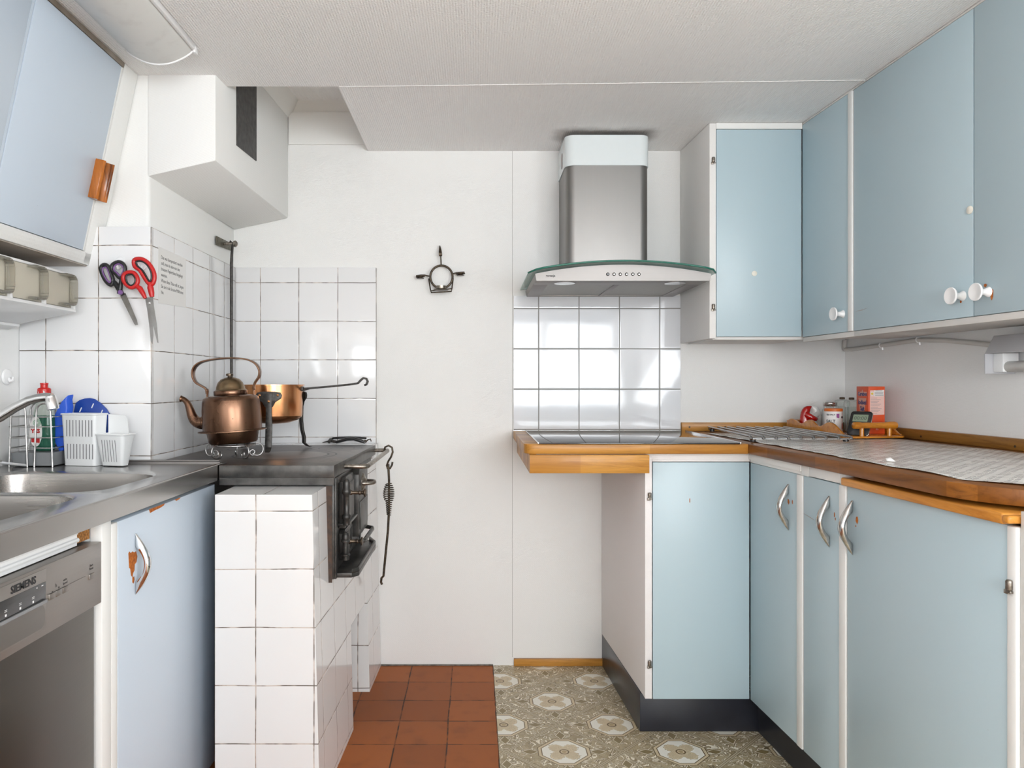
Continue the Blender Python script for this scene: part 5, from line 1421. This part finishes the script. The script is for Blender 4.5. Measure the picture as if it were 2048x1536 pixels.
b = MB(); b.prism([(-.003,z0+.0415),(.0035,z0+.039),(.0065,z0+.041),(.0065,z0+.054),(-.003,z0+.054)], .0003, .0005, frame((0,0,0),(1,0,0),(0,0,1),(0,1,0))); wrap(b, TCx, TCy, Rt, -.02); build('badge', b, plain('purple_ink', srgb(150,80,140), .6), st)
b = MB(); b.prism([(-.026,z0-.003),(-.016,z0-.003),(-.0185,z0+.004),(-.021,z0+.011),(-.0235,z0+.004)], .0003, .0005, frame((0,0,0),(1,0,0),(0,0,1),(0,1,0))); b.box(.018,.024,.0003,.0005,z0+.002,z0+.022); wrap(b, TCx, TCy, Rt, .0); build('badge', b, plain('rust_ink', srgb(180,84,44), .6), st)
# two glass dispensers with brown stoppers
def shaker2(c, label):
    t = thing('glass_dispenser', label, 'dispenser', (c[0],c[1],ZT), 'glass dispensers')
    M = Matrix.Translation((c[0],c[1],ZT+.0004))
    b = MB(M); o = [(.0215,0),(.023,.002),(.023,.075),(.0235,.078),(.0235,.084)]
    b.lathe([(.001,0)]+o+[(.021,.084),(.0205,.074),(.0205,.004),(.001,.0035)], 28, cap=False); build('glass', b, GLASS, t, smooth=50)
    b = MB(M); b.lathe([(.0238,.0845),(.0250,.087),(.0250,.100),(.022,.106),(.015,.109),(.001,.1095)], 28); build('glass_cap', b, GLASS, t, smooth=50)
    b = MB(M); b.lathe([(.0085,.1098),(.009,.1105),(.009,.1165),(.007,.1175),(.001,.1178)], 18); build('stopper', b, CORK, t)
    b = MB(M); b.lathe([(.001,.004),(.020,.0045),(.020,.026),(.001,.027)], 20); build('contents', b, mottled('pale_brown_contents',(.55,.45,.34),(.45,.36,.26),200,.9), t)
shaker2((1.328,2.662), 'left one of two glass dispensers with brown stopper behind the tray tub')
shaker2((1.330,2.600), 'right glass dispenser with brown stopper half hidden behind orange carton')
# orange salt carton
sb = thing('salt_carton', 'tall orange salt carton standing on the wooden tray', 'carton', (1.30,2.46,ZT))
a = at(1733,868,2.452); CM = Matrix.Translation((a.x,2.440,ZT+.0004)) @ Matrix.Rotation(math.radians(-4),4,'Z')
b = MB(CM); b.box(0,.0525,0,.088,0,.157); build('box', b, ORANGE, sb, bevel=.0006)
F1 = CM @ frame((0,0,0),(1,0,0),(0,0,1),(0,-1,0))     # narrow face towards the camera
b = MB(F1); b.prism([(.005,.062),(.0505,.064),(.0505,.146),(.005,.144)], .0001, .0004); lbp = build('label', b, CARD_P, sb)
b = MB(F1); b.prism([(.018,.124),(.0495,.125),(.0495,.1455),(.018,.1445)], .0004, .0006); b.prism(rrect(.0075,.016,.127,.139,.001,3), .0004, .0006); build('label_panel', b, CARD_W, lbp)
b = MB(F1); b.prism([(.0117+.0036*math.cos(2*PI*i/16),.133+.0042*math.sin(2*PI*i/16)) for i in range(16)], .0006, .0008); build('emblem', b, plain('yellow_emblem', srgb(226,190,60), .5), lbp)
b = MB(F1)
for i, (x0,x1) in enumerate(((.022,.044),(.020,.047),(.020,.046),(.021,.048))): b.box(x0,x1,.1425-.0048*i-.0009,.1425-.0048*i+.0009,.0006,.0008)
for i in range(11):
    b.box(.0075,.0075+.020+.016*((i*37)%10)/10,.1185-.0050*i-.0006,.1185-.0050*i+.0006,.0004,.0006)
build('small_print', b, INKG, lbp)
b = MB(F1); b.tube([(.0245,.0135,.0002),(.0315,.0135,.0002),(.028,.0205,.0002)], .0008, 6, True); build('recycling_mark', b, INK_W, sb)
F2 = CM @ frame((0,.088,0),(0,-1,0),(0,0,1),(-1,0,0))  # wide face seen at a slant
b = MB(F2); b.prism([(.012,.125),(.076,.125),(.076,.139),(.050,.139),(.044,.147),(.038,.139),(.012,.139)], .0001, .0003); b.prism([(.005,.004),(.083,.004),(.060,.075),(.072,.118),(.015,.118),(.026,.075)], .0001, .00025); pf_ = build('front_print', b, plain('pale_flare', srgb(222,160,140), .5), sb)
b = MB(F2); b.text('Cerebos', .0185, Matrix.Translation((.044,.1315,.0005)), .0001, bold=.0005); b.text('Iodised', .021, Matrix.Translation((.044,.103,.0005)), .0001, bold=.0006); b.text('Salt', .021, Matrix.Translation((.044,.082,.0005)), .0001, bold=.0006); build('lettering', b, INK_B, pf_)
# kitchen timer leaning back
tm = thing('kitchen_timer', 'black digital kitchen timer leaning on the orange carton', 'timer', (1.22,2.37,ZT))
p = at(1714,871,2.365)
TM = Matrix.Translation((p.x,2.366,ZT+.0015)) @ Matrix.Rotation(math.radians(-40),4,'Z') @ Matrix.Rotation(math.radians(-22),4,'X')
TMF = TM @ frame((0,0,0),(1,0,0),(0,0,1),(0,-1,0)) @ Matrix(((1,.10,0,0),(0,1,0,0),(0,0,1,0),(0,0,0,1)))
b = MB(TMF); b.prism(rrect(-.0315,.0315,.0,.082,.009,6), -.016, 0); build('case', b, BLACK, tm, bevel=.002)
b = MB(TMF); b.prism(rrect(-.0325,.0325,-.001,.083,.010,6), -.0115, -.0055); build('rim', b, CHROME_W, tm, bevel=.001)
b = MB(TMF); b.prism(rrect(-.022,.022,.046,.070,.002,4), .0001, .0006); scn = build('display', b, LCD, tm)
b = MB(TMF); b.text('00:00', .017, Matrix.Translation((0,.0575,.0007)), .0001); build('digits', b, plain('lcd_ink', (.05,.06,.05), .5), scn)
b = MB(TMF)
for x in (-.014,.006): b.lathe([(.0065,.0002),(.006,.002),(.001,.0026)], 16, Matrix.Translation((x,.032,0)))
build('button', b, GREY, tm)
b = MB(TMF); b.prism(rrect(-.012,.004,.018,.022,.0018,4), .0001, .0012); build('button', b, BLACK_G, tm)
